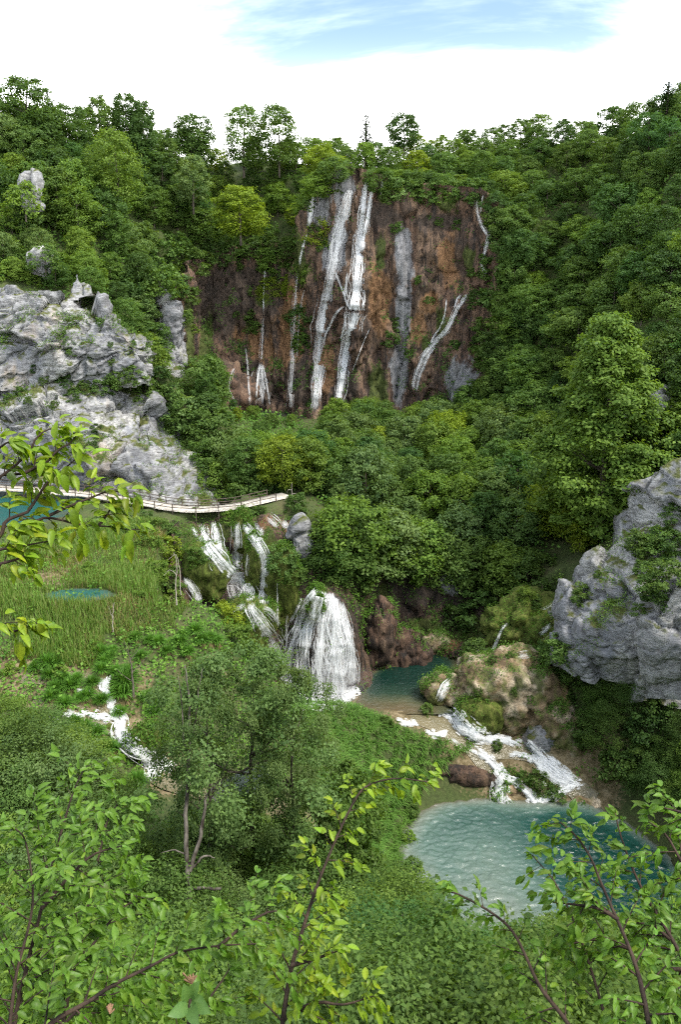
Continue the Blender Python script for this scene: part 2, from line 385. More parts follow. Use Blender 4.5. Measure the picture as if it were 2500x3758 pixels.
# the hillside below the viewpoint
for x, a in ((-150, 0), (-90, 0), (-60, 0), (-30, 0), (0, 0), (25, 1), (50, 2), (90, 3), (150, 4)):
    cp((x, -10, 44), (x, 0.5, 37.0), (x, 6, 29), (x, 14, 17), (x, 25, 6))
for x in (-120, -80, -45, -25): cp((x, 38, -2), (x, 50, -5), (x, 60, -6))
cp((-12, 38, -5), (0, 38, -6), (15, 38, -7), (35, 38, -6), (60, 38, 0), (95, 40, 20), (150, 45, 40))
cp((-12, 50, -9), (0, 50, -12), (12, 50, -16), (28, 50, -17), (45, 50, -12), (-8, 60, -11), (2, 60, -17), (12, 58, -22), (25, 57, -23), (42, 60, -19))
# lower pool
cp((12, 76, -28.3), (17, 80, -28.1), (22, 80, -28.6), (28, 76, -31), (14, 87, -28.6), (29, 84, -31.5), (22, 70, -27.7), (8.2, 73, -28.4), (33, 75, -31.5), (8.8, 80, -28.6), (33, 82, -30.5), (22, 86, -28.7), (30, 69.5, -29.5), (16, 69.5, -27.5), (36, 78, -29.5))
cp((6.5, 67, -26.3), (13, 65, -26.5), (20, 64.3, -26.6), (29, 64, -26.4), (36, 67, -25.5), (39.5, 74, -25), (39, 80, -24.5), (36.5, 86, -24.5))
# left shelf with lake, reed bed and stepped brook
cp((-60, 120, -1.2), (-48, 120, -1.2), (-80, 118, -1.2), (-50, 126.5, -1), (-70, 127, -1), (-100, 120, -1.2), (-47, 115, -.8), (-41.5, 121, .3), (-42.5, 112, .35), (-60, 108, .35), (-85, 106, .4), (-120, 110, .5))
cp((-62, 134, .5), (-40, 131.5, .5), (-30, 128, .5), (-20, 126, .5), (-10, 129, 0), (-4, 127, -.5))
cp((-40, 100, .3), (-28, 100, .2), (-21, 105, .2), (-24, 113, .2), (-32, 114, .3), (-40, 88, 0), (-28, 88.6, -.5), (-19, 91, -1), (-60, 95, .5), (-58, 80, -1), (-100, 85, 1), (-18.5, 97, -1.5))
cp((-34.8, 75, -3.4), (-25.2, 76.7, -4), (-15.8, 82.7, -5), (-21.1, 72.4, -8), (-17.3, 70, -11), (-9.8, 73, -14), (-30, 68, -6), (-38, 66, -5), (-27, 82, -2), (-12, 90.5, -6), (-14, 77, -9), (-8, 82, -12), (-4, 78, -16.5), (-20, 64, -9.5), (-11, 66, -13), (-3, 66, -17))
cp((-1, 71, -17.5), (2, 76, -20.5), (4.6, 73, -24.5), (1, 81, -18.5), (3.2, 68, -23))
cp((-37.5, 89, .15), (-33, 92.2, .15), (-27.5, 92, .1), (-25.5, 89, .0), (-28, 86, .0), (-34, 86, .0), (-31.5, 89.2, -1.1), (-34, 89, -.8), (-29, 89, -.8))
# wall of the middle falls
cp((-23, 115.5, 0), (-15, 117.5, 0), (-9, 118.5, 0), (-6, 121, -.2), (-2, 120, -1.5), (-18.5, 101, -6.5), (-13.5, 100, -13), (-7, 100.5, -19.8), (2, 99, -20.6), (0, 108, -6.5), (-5, 111, -6), (-9, 108, -9), (-14, 108, -7), (-19, 108, -3), (3, 106, -18), (4, 112, -14))
# green mound between the pools
cp((-6, 92, -16), (-3, 94, -17.4), (0, 94, -17.3), (3, 93, -18), (7, 91.3, -20.2), (10.5, 90, -22.1), (14.2, 91.6, -22.6), (17, 93, -22.4), (5.6, 82, -26.6), (8, 86.5, -26.6), (10.8, 88.6, -26.8), (3, 86, -20.5), (5.2, 76, -26.5), (-3, 97, -19.5), (4, 96.6, -19.8), (9, 96.3, -19.9), (13, 96.2, -20.2))
# upper pool, river and cascade rocks
cp((4, 105, -22.5), (8, 108, -24), (13, 109, -24), (14, 104, -22), (4, 99.5, -20.5), (9, 99, -20.5), (9, 103, -21.6), (14, 98, -20.5), (17.5, 93.8, -22.4), (25, 94, -22.6), (27.5, 91.5, -23.9), (31, 90, -26.3), (20, 90, -26.5), (24, 90.5, -25.2), (21, 92, -23.2))
cp((22, 104, -17.5), (20, 99, -20.3), (28, 102, -15.5), (30, 97, -18.5), (33, 93, -22), (35.5, 89, -23.5), (16.5, 102, -19.8), (18, 107, -18.5), (24, 107, -16.5), (29.4, 109, -8.8), (33, 109, -7), (37, 107, -6))
cp((30.5, 99, -14), (36, 95, -11), (42, 91, -9), (33, 91.5, -21.5), (38, 88, -19), (44, 85, -15), (51, 80, -10), (43, 78, -21.5), (47, 70, -19), (60, 82, -3), (72, 90, 6), (70, 70, -2), (100, 85, 30), (150, 90, 55))
cp((41, 101, 0), (50, 99, 8), (60, 98, 16), (36, 112, -5))
# gorge wall behind the upper pool, valley of the brook
cp((5, 113, -20.5), (10, 114.5, -20.5), (15, 114, -20.5), (20, 111, -18.5), (3, 117, -8), (9, 119.5, -9.5), (14, 119.5, -10), (19, 119, -11), (25, 116, -11), (30, 114, -8))
cp((0, 128, -4), (10, 130, -6), (20, 130, -7), (30, 127, -5), (0, 145, -3), (15, 150, -5), (30, 147, -3), (-10, 137, 1), (-10, 152, 2), (-20, 142, 5), (-24, 160, 5), (0, 165, -1), (15, 168, -2), (28, 166, 1))
# pool under the great fall
cp((-30, 194, .2), (-20, 197, 0), (-10, 191, 0), (5, 187, 0), (0, 193, 0), (15, 188, 0), (-32, 187, 2.2), (-22, 184, 2.2), (-10, 180, 1.8), (5, 178, 1.4), (20, 182, 2), (-38, 186, 6), (-40, 196, 8), (32, 178, 5))
# behind the great cliff (its rim carries the wood)
cpY(1.0, (180, 258, 200), (205, 252, 207), (240, 246, 211), (285, 244, 207), (303, 212, 198), (320, 195, 196), (345, 172, 196), (365, 172, 195), (400, 186, 194), (440, 190, 192), (488, 196, 188), (510, 215, 182))
cpY(6.5, (240, 210, 216), (240, 155, 228), (300, 155, 217), (350, 148, 216), (430, 135, 214), (500, 125, 212), (560, 118, 212), (520, 200, 184), (520, 300, 172), (520, 400, 158), (525, 450, 142))
# right hill
cpY(6.5, (600, 500, 119), (600, 450, 126), (600, 400, 134), (600, 350, 143), (600, 300, 153), (600, 200, 173), (600, 130, 191), (680, 450, 108), (680, 400, 114), (680, 300, 129), (680, 200, 147), (680, 115, 169), (560, 480, 128), (560, 350, 155), (560, 220, 178), (640, 105, 195))
cpY(6.5, (760, 400, 108), (760, 250, 125), (760, 130, 150), (760, 60, 180), (900, 200, 125), (900, 50, 170))
# left hill above the limestone
cpY(3.0, (0, 282, 142), (60, 288, 143), (100, 300, 145), (140, 328, 146), (-80, 270, 142))
cpY(6.5, (0, 200, 160), (0, 150, 172), (0, 112, 186), (60, 250, 155), (60, 180, 176), (60, 125, 196), (100, 250, 160), (100, 200, 174), (100, 150, 192), (100, 125, 206), (170, 270, 178), (170, 200, 196), (170, 150, 211), (170, 135, 220), (-90, 180, 160), (-90, 80, 190), (150, 310, 160), (230, 165, 226))
cp((-31, 150, 14), (-33, 165, 16), (-36, 178, 18), (-27, 143, 6), (-36, 146, 24))
for x in (-150, -100, -60, -20, 20, 60, 100, 150): cp((x, 240, 66 if x < 0 else 62), (x, 300, 55))
cp((-150, 150, 50), (-150, 60, 0), (-150, 190, 75), (150, 130, 75), (150, 190, 85), (110, 160, 74), (120, 210, 82))
GX0, GX1, GY0, GY1 = -150, 150, -10, 300
CPA = np.array(CP)
tv, te, tf, *_ = geometry.delaunay_2d_cdt([Vector((a, b)) for a, b in CPA[:, :2]], [], [], 0, 1e-4)
tv = np.array([(v.x, v.y) for v in tv])
tz = np.array([CPA[np.argmin(((CPA[:, :2] - v) ** 2).sum(1)), 2] for v in tv])
gx = np.arange(GX0, GX1 + 1); gy = np.arange(GY0, GY1 + 1)
HF = np.full((len(gy), len(gx)), np.nan)
for a, b, c in tf:
    A, B, C = tv[a], tv[b], tv[c]
    x0, x1 = int(math.floor(min(A[0], B[0], C[0]))), int(math.ceil(max(A[0], B[0], C[0])))
    y0, y1 = int(math.floor(min(A[1], B[1], C[1]))), int(math.ceil(max(A[1], B[1], C[1])))
    x0, x1, y0, y1 = max(x0, GX0), min(x1, GX1), max(y0, GY0), min(y1, GY1)
    if x1 < x0 or y1 < y0: continue
    X, Y = np.meshgrid(np.arange(x0, x1 + 1), np.arange(y0, y1 + 1))
    det = (B[1] - C[1]) * (A[0] - C[0]) + (C[0] - B[0]) * (A[1] - C[1])
    if abs(det) < 1e-6: continue
    l1 = ((B[1] - C[1]) * (X - C[0]) + (C[0] - B[0]) * (Y - C[1])) / det
    l2 = ((C[1] - A[1]) * (X - C[0]) + (A[0] - C[0]) * (Y - C[1])) / det
    l3 = 1 - l1 - l2; ins = (l1 > -1e-6) & (l2 > -1e-6) & (l3 > -1e-6)
    sub = HF[y0 - GY0:y1 + 1 - GY0, x0 - GX0:x1 + 1 - GX0]
    sub[ins] = (l1 * tz[a] + l2 * tz[b] + l3 * tz[c])[ins]
HF = np.where(np.isnan(HF), 40.0, HF)
def blur(a, n=1):
    for _ in range(n):
        p = np.pad(a, 1, mode='edge')
        a = (p[:-2, 1:-1] + p[2:, 1:-1] + p[1:-1, :-2] + p[1:-1, 2:] + 2 * p[1:-1, 1:-1]) / 6
    return a
HF = blur(HF, 3)
XX, YY = np.meshgrid(gx, gy)
pp = np.stack([XX.ravel(), YY.ravel(), np.zeros(XX.size)], 1).astype(float)
amp = np.where((YY < 118) & (YY > 60), .35, 1.0)
HF = HF + (fbm(pp * .09, 4, .5, 3) * 1.6 + fbm(pp * .45, 2, .5, 5) * .35).reshape(HF.shape) * amp
# keep pool beds under water
def hz(x, y):
    x = np.clip(np.asarray(x, float), GX0, GX1 - 1.001); y = np.clip(np.asarray(y, float), GY0, GY1 - 1.001)
    i = np.floor(x - GX0).astype(int); j = np.floor(y - GY0).astype(int); fx = x - GX0 - i; fy = y - GY0 - j
    return (HF[j, i] * (1 - fx) * (1 - fy) + HF[j, i + 1] * fx * (1 - fy) + HF[j + 1, i] * (1 - fx) * fy + HF[j + 1, i + 1] * fx * fy)
# ------------------------------------------------------------------ rock faces
def interp_ctrl(ctrl, nu, nv, smooth=2):
    """ctrl[col][row] world points -> fine (nv, nu, 3)"""
    C = np.array([[tuple(p) for p in c] for c in ctrl], float)            # cols, rows, 3
    nc, nr = C.shape[:2]
    # parameter by mean arc length
    su = np.r_[0, np.cumsum(np.linalg.norm(np.diff(C, axis=0), axis=2).mean(1))]; su /= su[-1]
    sv = np.r_[0, np.cumsum(np.linalg.norm(np.diff(C, axis=1), axis=2).mean(0))]; sv /= sv[-1]
    u = np.linspace(0, 1, nu); v = np.linspace(0, 1, nv)
    t1 = np.stack([[np.interp(u, su, C[:, r, a]) for a in range(3)] for r in range(nr)])   # nr,3,nu
    G = np.empty((nv, nu, 3))
    for a in range(3):
        for i in range(nu): G[:, i, a] = np.interp(v, sv, t1[:, a, i])
    return G
def smooth_grid(G, n):
    for _ in range(n):
        p = np.pad(G, ((1, 1), (1, 1), (0, 0)), mode='edge')
        H = (p[:-2, 1:-1] + p[2:, 1:-1] + p[1:-1, :-2] + p[1:-1, 2:] + 2 * p[1:-1, 1:-1]) / 6
        H[0], H[-1], H[:, 0], H[:, -1] = G[0], G[-1], G[:, 0], G[:, -1]
        G = H
    return G
def grid_normals(G):
    du = np.gradient(G, axis=1); dv = np.gradient(G, axis=0)
    n = np.cross(du, dv); n /= np.linalg.norm(n, axis=2, keepdims=True) + 1e-9
    return n
def disp_travertine(p, s=1.0, seed=0):
    q = p * np.array([1, 1, .22])
    r = fbm(p * .05, 3, .5, seed) * 5.0 + (1 - np.abs(fbm(q * .20, 3, .5, seed + 3))) * 2.6 + fbm(q * .8, 3, .5, seed + 5) * .7 + fbm(p * np.array([.35, .35, .18]), 4, .55, seed + 9) * 1.1 + fbm(p * 1.6, 2, .5, seed + 2) * .25
    c1, e1 = cells((p + fbm(p * .3, 2, .5, seed + 30)[:, None] * 1.5) * np.array([.24, .24, .055]), seed + 31); c2, e2 = cells(p * np.array([.65, .65, .16]), seed + 33)
    r = r + c1 * 1.0 - np.exp(-e1 * 9) * 1.0 + c2 * .35 - np.exp(-e2 * 9) * .35
    return (r - 1.5) * s
FINE = [1.0]
def disp_limestone(p, s=1.0, seed=0):
    w_ = p + np.stack([fbm(p * .2, 3, .5, seed + 20), fbm(p * .2, 3, .5, seed + 21), fbm(p * .2, 3, .5, seed + 22)], 1) * 2.0
    R = np.array([[.94, 0, .34], [0, 1, 0], [-.34, 0, .94]])
    q = w_ @ R.T
    c1, e1 = facets(q * np.array([.10, .10, .15]), seed); c2, e2 = facets(q * np.array([.28, .28, .46]), seed + 7); c3, e3 = facets(q * np.array([.75, .75, 1.25]), seed + 9)
    bed = np.abs(((q[:, 2] * .42 + fbm(p * .08, 2, .5, seed + 60) * 1.2) % 1) - .5) * 2
    r = c1 * 2.2 - np.exp(-e1 * 16) * 1.0 + (c2 * .60 - np.exp(-e2 * 14) * .4 + c3 * .18 - np.exp(-e3 * 10) * .12) * FINE[0] + fbm(p * .07, 2, .5, seed) * 1.6 - np.exp(-bed * 9) * .5
    return r * s
def paint(me, **zones):
    n = len(me.vertices); v = np.empty(n * 3, np.float32); me.vertices.foreach_get('co', v); v = v.reshape(-1, 3).astype(float)
    wv = np.stack([fbm(v * .12, 3, .5, 900), fbm(v * .12, 3, .5, 950)], 1) * 9
    dep = v[:, 1] * math.cos(PITCH) - (v[:, 2] - CAMH) * math.sin(PITCH); u_ = v[:, 1] * math.sin(PITCH) + (v[:, 2] - CAMH) * math.cos(PITCH)
    X = CX + FOC * v[:, 0] / dep + wv[:, 0] * 120 / dep; Y = CY - FOC * u_ / dep + wv[:, 1] * 120 / dep
    for z in ('lime', 'moss', 'wet', 'orange'):
        a = np.zeros(n)
        for bx, by, rx, ry in zones.get(z, ()): a = np.maximum(a, np.exp(-(((X - bx) / rx) ** 2 + ((Y - by) / ry) ** 2)))
        at = me.attributes.new(z, 'FLOAT', 'POINT'); at.data.foreach_set('value', a.astype(np.float32))
FACES = []
cam_p = np.array([0, 0, CAMH])
def carve(P, L, clear=.5):
    for st in np.arange(0, L, .7):
        hd = np.hypot(P[:, 0], P[:, 1]); Q = P + (cam_p - P) * (st / hd)[:, None]
        for ox in (0, 1):
            for oy in (0, 1):
                i = np.clip(np.floor(Q[:, 0]).astype(int) - GX0 + ox, 0, len(gx) - 1); j = np.clip(np.floor(Q[:, 1]).astype(int) - GY0 + oy, 0, len(gy) - 1)
                np.minimum.at(HF, (j, i), Q[:, 2] - clear)
def sheet(name, ctrl, res, disp, mat, scale=1.0, seed=0, smooth=3, kind='structure', cut=8, cutrows=.9, **tg):
    C = np.array([[tuple(p) for p in c] for c in ctrl], float)
    lu = np.linalg.norm(np.diff(C, axis=0), axis=2).sum(0).max(); lv = np.linalg.norm(np.diff(C, axis=1), axis=2).sum(1).max()
    nu, nv = max(8, int(lu / res)), max(8, int(lv / res))
    G = smooth_grid(interp_ctrl(ctrl, nu, nv), smooth * 6)
    N = grid_normals(G)
    # orient towards the camera
    toc = np.array([0, 0, CAMH]) - G
    sgn = np.sign((N * toc).sum(2).mean()); N = N * sgn
    D = disp(G.reshape(-1, 3), scale, seed).reshape(nv, nu, 1)
    G = G + N * D
    q = grid_quads(nu, nv)
    if sgn < 0: q = q[:, ::-1]
    me = make_mesh(name, G.reshape(-1, 3), q, mats=[mat], smooth=True)
    o = link(name, me, kind=kind, **tg)
    FACES.append((o, me))
    if cut: carve(G[2:max(3, int(nv * cutrows)), 2:-2].reshape(-1, 3), cut)
    return o, me, G, N
def col(px, *rows):
    return [PY(px + (r[2] if len(r) > 2 else 0), r[0], r[1]) for r in rows]

# great travertine cliff of the tall fall (top -> base for every column, left to right)
great = [col(163, (285, 178), (330, 178), (380, 177), (432, 175)),
         col(182, (262, 190), (320, 190), (375, 187), (432, 180)),
         col(205, (254, 204), (310, 203), (370, 196), (432, 186)),
         col(240, (244, 208), (300, 207), (370, 203), (428, 196)),
         col(285, (242, 205), (300, 204), (370, 201), (428, 197)),
         col(303, (208, 197), (290, 197), (360, 195), (432, 192)),
         col(322, (188, 194), (280, 193), (360, 191), (432, 189)),
         col(345, (166, 193), (280, 190), (360, 189), (432, 188)),
         col(366, (170, 192), (280, 188), (360, 188), (432, 187)),
         col(400, (182, 191), (290, 188), (360, 187), (432, 185)),
         col(440, (186, 189), (290, 186), (360, 184), (432, 182)),
         col(487, (190, 184), (290, 182), (360, 178), (440, 172)),
         col(506, (205, 181), (290, 178), (360, 174), (440, 168))]
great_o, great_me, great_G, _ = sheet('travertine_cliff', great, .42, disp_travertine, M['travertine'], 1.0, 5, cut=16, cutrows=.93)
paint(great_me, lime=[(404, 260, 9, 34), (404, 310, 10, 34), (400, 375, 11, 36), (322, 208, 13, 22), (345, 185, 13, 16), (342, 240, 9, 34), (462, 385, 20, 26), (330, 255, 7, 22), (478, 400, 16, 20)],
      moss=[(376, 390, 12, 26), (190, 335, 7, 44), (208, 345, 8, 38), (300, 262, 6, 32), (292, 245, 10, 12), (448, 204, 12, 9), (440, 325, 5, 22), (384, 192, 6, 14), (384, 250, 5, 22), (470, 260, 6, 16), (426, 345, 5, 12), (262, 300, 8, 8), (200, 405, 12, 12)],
      wet=[(226, 300, 34, 42), (250, 280, 40, 14), (248, 385, 34, 30), (382, 214, 18, 14), (440, 222, 34, 9), (462, 255, 10, 26), (358, 325, 8, 24), (300, 380, 18, 26), (268, 295, 12, 26), (398, 226, 10, 16), (345, 390, 14, 24)],  # wet rock; the patches below the rim and overhangs paint in shade
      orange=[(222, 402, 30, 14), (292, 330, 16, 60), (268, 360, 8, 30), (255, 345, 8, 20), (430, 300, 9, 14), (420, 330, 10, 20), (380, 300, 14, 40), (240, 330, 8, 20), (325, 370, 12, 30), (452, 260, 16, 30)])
# grey limestone wall on the left
up_l = [col(-70, (268, 141), (300, 139), (340, 138.5), (385, 140)), col(0, (284, 141), (310, 139), (345, 138), (385, 140)), col(60, (288, 142), (315, 139), (350, 138), (384, 140)),
        col(105, (300, 144), (320, 140), (350, 138.5), (384, 140)), col(140, (326, 145), (340, 141), (360, 139), (384, 141)), col(152, (340, 150), (350, 147), (365, 146), (386, 147)), col(150, (345, 160), (355, 158), (372, 157), (392, 158))]
limeU_o, limeU_me, limeU_G, _ = sheet('limestone_cliff', up_l, .28, disp_limestone, M['limestone'], .95, 31, 2)
lo_l = [col(-70, (372, 140), (420, 135), (460, 132.5), (505, 132)), col(0, (374, 140), (420, 135), (460, 132.5), (505, 132)), col(60, (376, 141), (420, 135), (460, 132), (507, 130.5)),
        col(110, (380, 142), (420, 136), (465, 131), (512, 127.5)), col(155, (392, 143), (425, 138), (465, 131), (514, 124.5)), col(168, (408, 145), (440, 139), (472, 132), (514, 124)),
        col(195, (440, 145), (460, 139), (485, 132), (513, 125)), col(228, (476, 146), (484, 140), (495, 134), (508, 129)), col(240, (488, 156), (494, 150), (500, 145), (507, 140))]
limeL_o, limeL_me, limeL_G, _ = sheet('limestone_cliff', lo_l, .28, disp_limestone, M['limestone'], .9, 47, 2)
# grey buttress left of the great cliff
but = [col(150, (300, 172), (340, 171), (385, 170)), col(163, (285, 168), (330, 168), (385, 166)), col(178, (300, 168), (335, 168), (385, 166)), col(184, (310, 182), (345, 180), (390, 180))]
sheet('limestone_cliff', but, .45, disp_limestone, M['limestone'], .7, 77, 2)
# rock outcrops showing between the trees of the left slope
for i, (pl) in enumerate([[(70, 284, 146), (86, 282, 146), (66, 300, 144), (92, 298, 144)]]):
    a, b, c, d_ = [PY(*q) for q in pl]; back = Vector((0, 7, -3))
    sheet('rock_outcrop', [[a + back, a + back * .6, c + back], [a, (a + c) / 2, c], [(a + b) / 2 + Vector((0, -1, 1.5)), (a + b + c + d_) / 4, (c + d_) / 2], [b, (b + d_) / 2, d_], [b + back, b + back * .6, d_ + back]], .35, disp_limestone, M['limestone'], .35, 90 + i, 1)
FINE[0] = .62
# right hand crag, two blocks
crag = [col(556, (612, 112), (625, 109), (640, 106), (662, 104)), col(555, (606, 102), (622, 99), (640, 97), (664, 97)), col(572, (578, 101), (605, 97), (635, 95), (668, 95)), col(592, (552, 100), (590, 95), (630, 92.5), (678, 93)),
        col(618, (536, 99), (580, 93), (625, 90), (685, 91)), col(640, (530, 98), (575, 92), (620, 89), (690, 90)), col(690, (520, 96), (570, 90), (620, 88), (700, 89))]
crag_o, crag_me, crag_G, _ = sheet('limestone_crag', crag, .22, disp_limestone, M['limestone'], .62, 201, 2)
crag2 = [col(618, (520, 112), (535, 110), (560, 109)), col(621, (515, 104), (530, 103), (556, 102)), col(636, (488, 103), (520, 100), (556, 99)), col(662, (472, 101), (515, 97), (556, 96)), col(690, (458, 99), (510, 95), (556, 95)), col(740, (455, 98), (510, 94), (556, 94))]
sheet('limestone_crag', crag2, .22, disp_limestone, M['limestone'], .6, 215, 2)
crag3 = [col(632, (648, 92), (665, 91.5), (705, 92)), col(640, (600, 89), (645, 87.5), (700, 88)), col(655, (582, 87), (640, 85.5), (700, 86)), col(700, (575, 85), (640, 83), (700, 84))]
sheet('limestone_crag', crag3, .22, disp_limestone, M['limestone'], .5, 231, 2)
FINE[0] = 1.0
# gorge wall behind the upper pool
gorge = [col(345, (560, 113), (600, 111), (640, 108), (690, 106)), col(358, (575, 114), (610, 110), (645, 107.5), (690, 106)), col(372, (560, 117), (600, 114), (635, 110), (680, 107)), col(398, (552, 119), (590, 117), (630, 115), (665, 112)), col(430, (560, 120), (585, 119), (620, 116), (662, 113)),
         col(465, (570, 119.5), (595, 118), (625, 115), (660, 111)), col(500, (580, 118), (605, 115), (630, 112), (658, 109)), col(535, (582, 117), (600, 114), (620, 111), (645, 110))]
gorge_o, gorge_me, gorge_G, _ = sheet('gorge_wall', gorge, .28, lambda p, s, k_: disp_travertine(p, s, k_) * .6, M['travertine_wet'], 1.0, 61, 2)
# wall of the middle falls
midw = [col(172, (519, 113), (545, 107), (575, 102), (610, 98), (640, 97)), col(188, (519, 116), (545, 111), (575, 105), (612, 101), (650, 98)), col(212, (517, 117.5), (550, 112), (590, 107), (630, 104), (668, 101)), col(235, (516, 118), (555, 114), (600, 109), (640, 104.5), (685, 101.5)), col(262, (515, 118.5), (555, 114.5), (605, 110), (645, 105), (696, 101.5)),
        col(285, (513, 119.5), (555, 114.5), (605, 110), (650, 105.5), (703, 101)), col(300, (522, 119.5), (560, 114), (605, 109), (650, 104.5), (708, 100.5)), col(318, (540, 117), (585, 109.5), (610, 105), (650, 102.5), (710, 100)), col(335, (560, 115), (587, 108.5), (610, 104), (650, 101.5), (711, 99.5)), col(352, (575, 114), (596, 108.5), (620, 105), (655, 102.5), (708, 100)), col(364, (585, 114), (605, 110.5), (630, 108), (660, 105.5), (700, 103.5)), ]
mid_o, mid_me, mid_G, _ = sheet('falls_wall', midw, .25, lambda p, s, k_: disp_travertine(p, s, k_) * .5, M['travertine_wet'], 1.0, 83, 2)
paint(mid_me, moss=[(256, 560, 8, 34), (283, 590, 10, 46), (238, 545, 7, 30), (205, 570, 18, 24), (318, 610, 8, 22), (295, 560, 14, 20), (222, 530, 8, 14), (262, 610, 8, 26), (190, 540, 12, 24), (270, 545, 6, 18)], wet=[(208, 610, 16, 18), (232, 600, 14, 22), (300, 640, 12, 40), (355, 640, 8, 40)], orange=[(295, 530, 14, 8), (270, 525, 12, 8), (290, 600, 5, 30)], lime=[])  # the dark cave and hollow left of the falls are darkened by colour
paint(gorge_me, moss=[(425, 628, 26, 9), (470, 630, 20, 20), (380, 600, 6, 20)], wet=[(430, 590, 70, 22), (470, 600, 30, 24)], orange=[(440, 645, 26, 10), (375, 650, 10, 26)], lime=[(455, 585, 14, 12)])
HF0 = HF.copy()
gv = np.stack([XX.ravel(), YY.ravel(), HF.ravel()], 1).astype(float)
gq = grid_quads(len(gx), len(gy))
# skirt out to the horizon
ring = [j * len(gx) for j in range(len(gy))]
idx = np.arange(len(gx) * len(gy)).reshape(len(gy), len(gx))
border = np.concatenate([idx[0, :-1], idx[:-1, -1], idx[-1, ::-1][:-1], idx[::-1, 0][:-1]])
cen = np.array([0, 145.0])
far = gv[border].copy(); d = far[:, :2] - cen; far[:, :2] = cen + d / np.linalg.norm(d, axis=1, keepdims=True) * 4500; far[:, 2] = 20
mid = gv[border].copy(); mid[:, :2] = cen + (mid[:, :2] - cen) * 1.8; mid[:, 2] = np.clip(mid[:, 2], 0, 60) * .8
nb = len(border); n0 = len(gv)
gv = np.concatenate([gv, mid, far])
k = np.arange(nb); k2 = (k + 1) % nb
gq = np.concatenate([gq, np.stack([border[k2], border[k], n0 + k, n0 + k2], 1), np.stack([n0 + k2, n0 + k, n0 + nb + k, n0 + nb + k2], 1)])
ground_me = make_mesh('ground', gv, gq, mats=[M['ground']], smooth=True)
TUFA = [((17, 94), 5), ((22, 93), 5), ((27, 92), 5), ((31, 90), 5), ((21, 90.5), 4), ((13, 97), 5), ((22, 102), 6), ((29, 108), 4), ((9, 97), 4), ((20, 65.5), 6), ((26, 65), 5), ((13, 66), 4), ((-21, 73), 2.5), ((-17, 70.5), 3), ((-25, 74), 3), ((-27, 77.5), 3.4), ((-22, 78), 2.5), ((-37, 94), 4), ((-34, 77), 4), ((-10, 103), 8), ((0, 99), 5), ((3, 74), 3), ((-1, 71), 3), ((40, 73), 4), ((-14, 84), 1.5), ((-30, 73), 2), ((-24, 70.5), 2)]
tw = np.zeros(len(gv))
for (tx, ty), tr_ in TUFA: tw = np.maximum(tw, np.exp(-(((gv[:, 0] - tx) ** 2 + (gv[:, 1] - ty) ** 2) / tr_ ** 2)))
at = ground_me.attributes.new('tufa', 'FLOAT', 'POINT'); at.data.foreach_set('value', tw.astype(np.float32))
link('ground', ground_me, kind='structure')

#PART3

def inpoly(x, y, poly):
    x = np.asarray(x); y = np.asarray(y); r = np.zeros(x.shape, bool); j = len(poly) - 1
    for i in range(len(poly)):
        xi, yi = poly[i]; xj, yj = poly[j]
        r ^= ((yi > y) != (yj > y)) & (x < (xj - xi) * (y - yi) / (yj - yi + 1e-9) + xi); j = i
    return r
# ------------------------------------------------------------------ still water
def water(name, mat, pts, z, res=.4, wave=0.0, **k):
    pts = [Vector((a, b)) for a, b in pts]
    n = len(pts); fine = []
    for i in range(n):
        p0, p1, p2, p3 = pts[i - 1], pts[i], pts[(i + 1) % n], pts[(i + 2) % n]
        for t in np.linspace(0, 1, 6)[:-1]:
            fine.append(.5 * ((2 * p1) + (p2 - p0) * t + (2 * p0 - 5 * p1 + 4 * p2 - p3) * t * t + (3 * p1 - p0 - 3 * p2 + p3) * t ** 3))
    poly = [(p.x, p.y) for p in fine]; A = np.array(poly); xs = np.arange(A[:, 0].min(), A[:, 0].max() + res, res); ys = np.arange(A[:, 1].min(), A[:, 1].max() + res, res)
    X, Y = np.meshgrid(xs, ys); ins = inpoly(X, Y, poly); Zb = hz(X, Y); keep = ins[:-1, :-1] & ins[1:, 1:] & ins[:-1, 1:] & ins[1:, :-1]
    keep &= (np.minimum.reduce([Zb[:-1, :-1], Zb[1:, 1:], Zb[:-1, 1:], Zb[1:, :-1]]) < z + .3)
    q = grid_quads(len(xs), len(ys))[keep.ravel()]; V = np.stack([X.ravel(), Y.ravel(), np.full(X.size, z)], 1); used = np.unique(q); rm = np.full(len(V), -1); rm[used] = np.arange(len(used))
    if wave:
        a_ = np.stack([V[:, 0] * .55 + V[:, 1] * .35, V[:, 1] * 1.15 - V[:, 0] * .3, np.zeros(len(V))], 1); V[:, 2] += wave * (fbm(a_ * 1.9 + fbm(a_ * .5, 2, .5, 4)[:, None] * .9, 2, .5, 5) + .5 * fbm(a_ * 4.1 + 9, 2, .5, 6))
    me = make_mesh(name, V[used], rm[q], mats=[mat], smooth=True); at = me.attributes.new('depth', 'FLOAT', 'POINT'); at.data.foreach_set('value', np.clip(z - Zb.ravel()[used], 0, 9).astype(np.float32))
    return link(name, me, kind='structure', **k)
water('lower_pool', M['w_low'], [(5, 68), (4.5, 76), (6, 82.5), (9, 88.5), (13, 91.5), (20, 91.2), (26, 91), (32, 91), (36, 86.5), (37.2, 79), (36, 71), (33, 65), (25, 62), (18, 62), (11, 63)], -27, .14, .14)
water('upper_pool', M['w_up'], [(-8, 98), (-6, 104), (2, 110), (5, 114), (12, 116.5), (18, 113), (19, 106), (17, 100), (16.5, 97), (12, 96), (5, 96), (-2, 96.5)], -20.05, .3, .05)
water('lake', M['w_lake'], [(-110, 112), (-110, 131), (-60, 133), (-42, 129), (-40, 123), (-41, 112), (-50, 107), (-80, 106)], -.25)
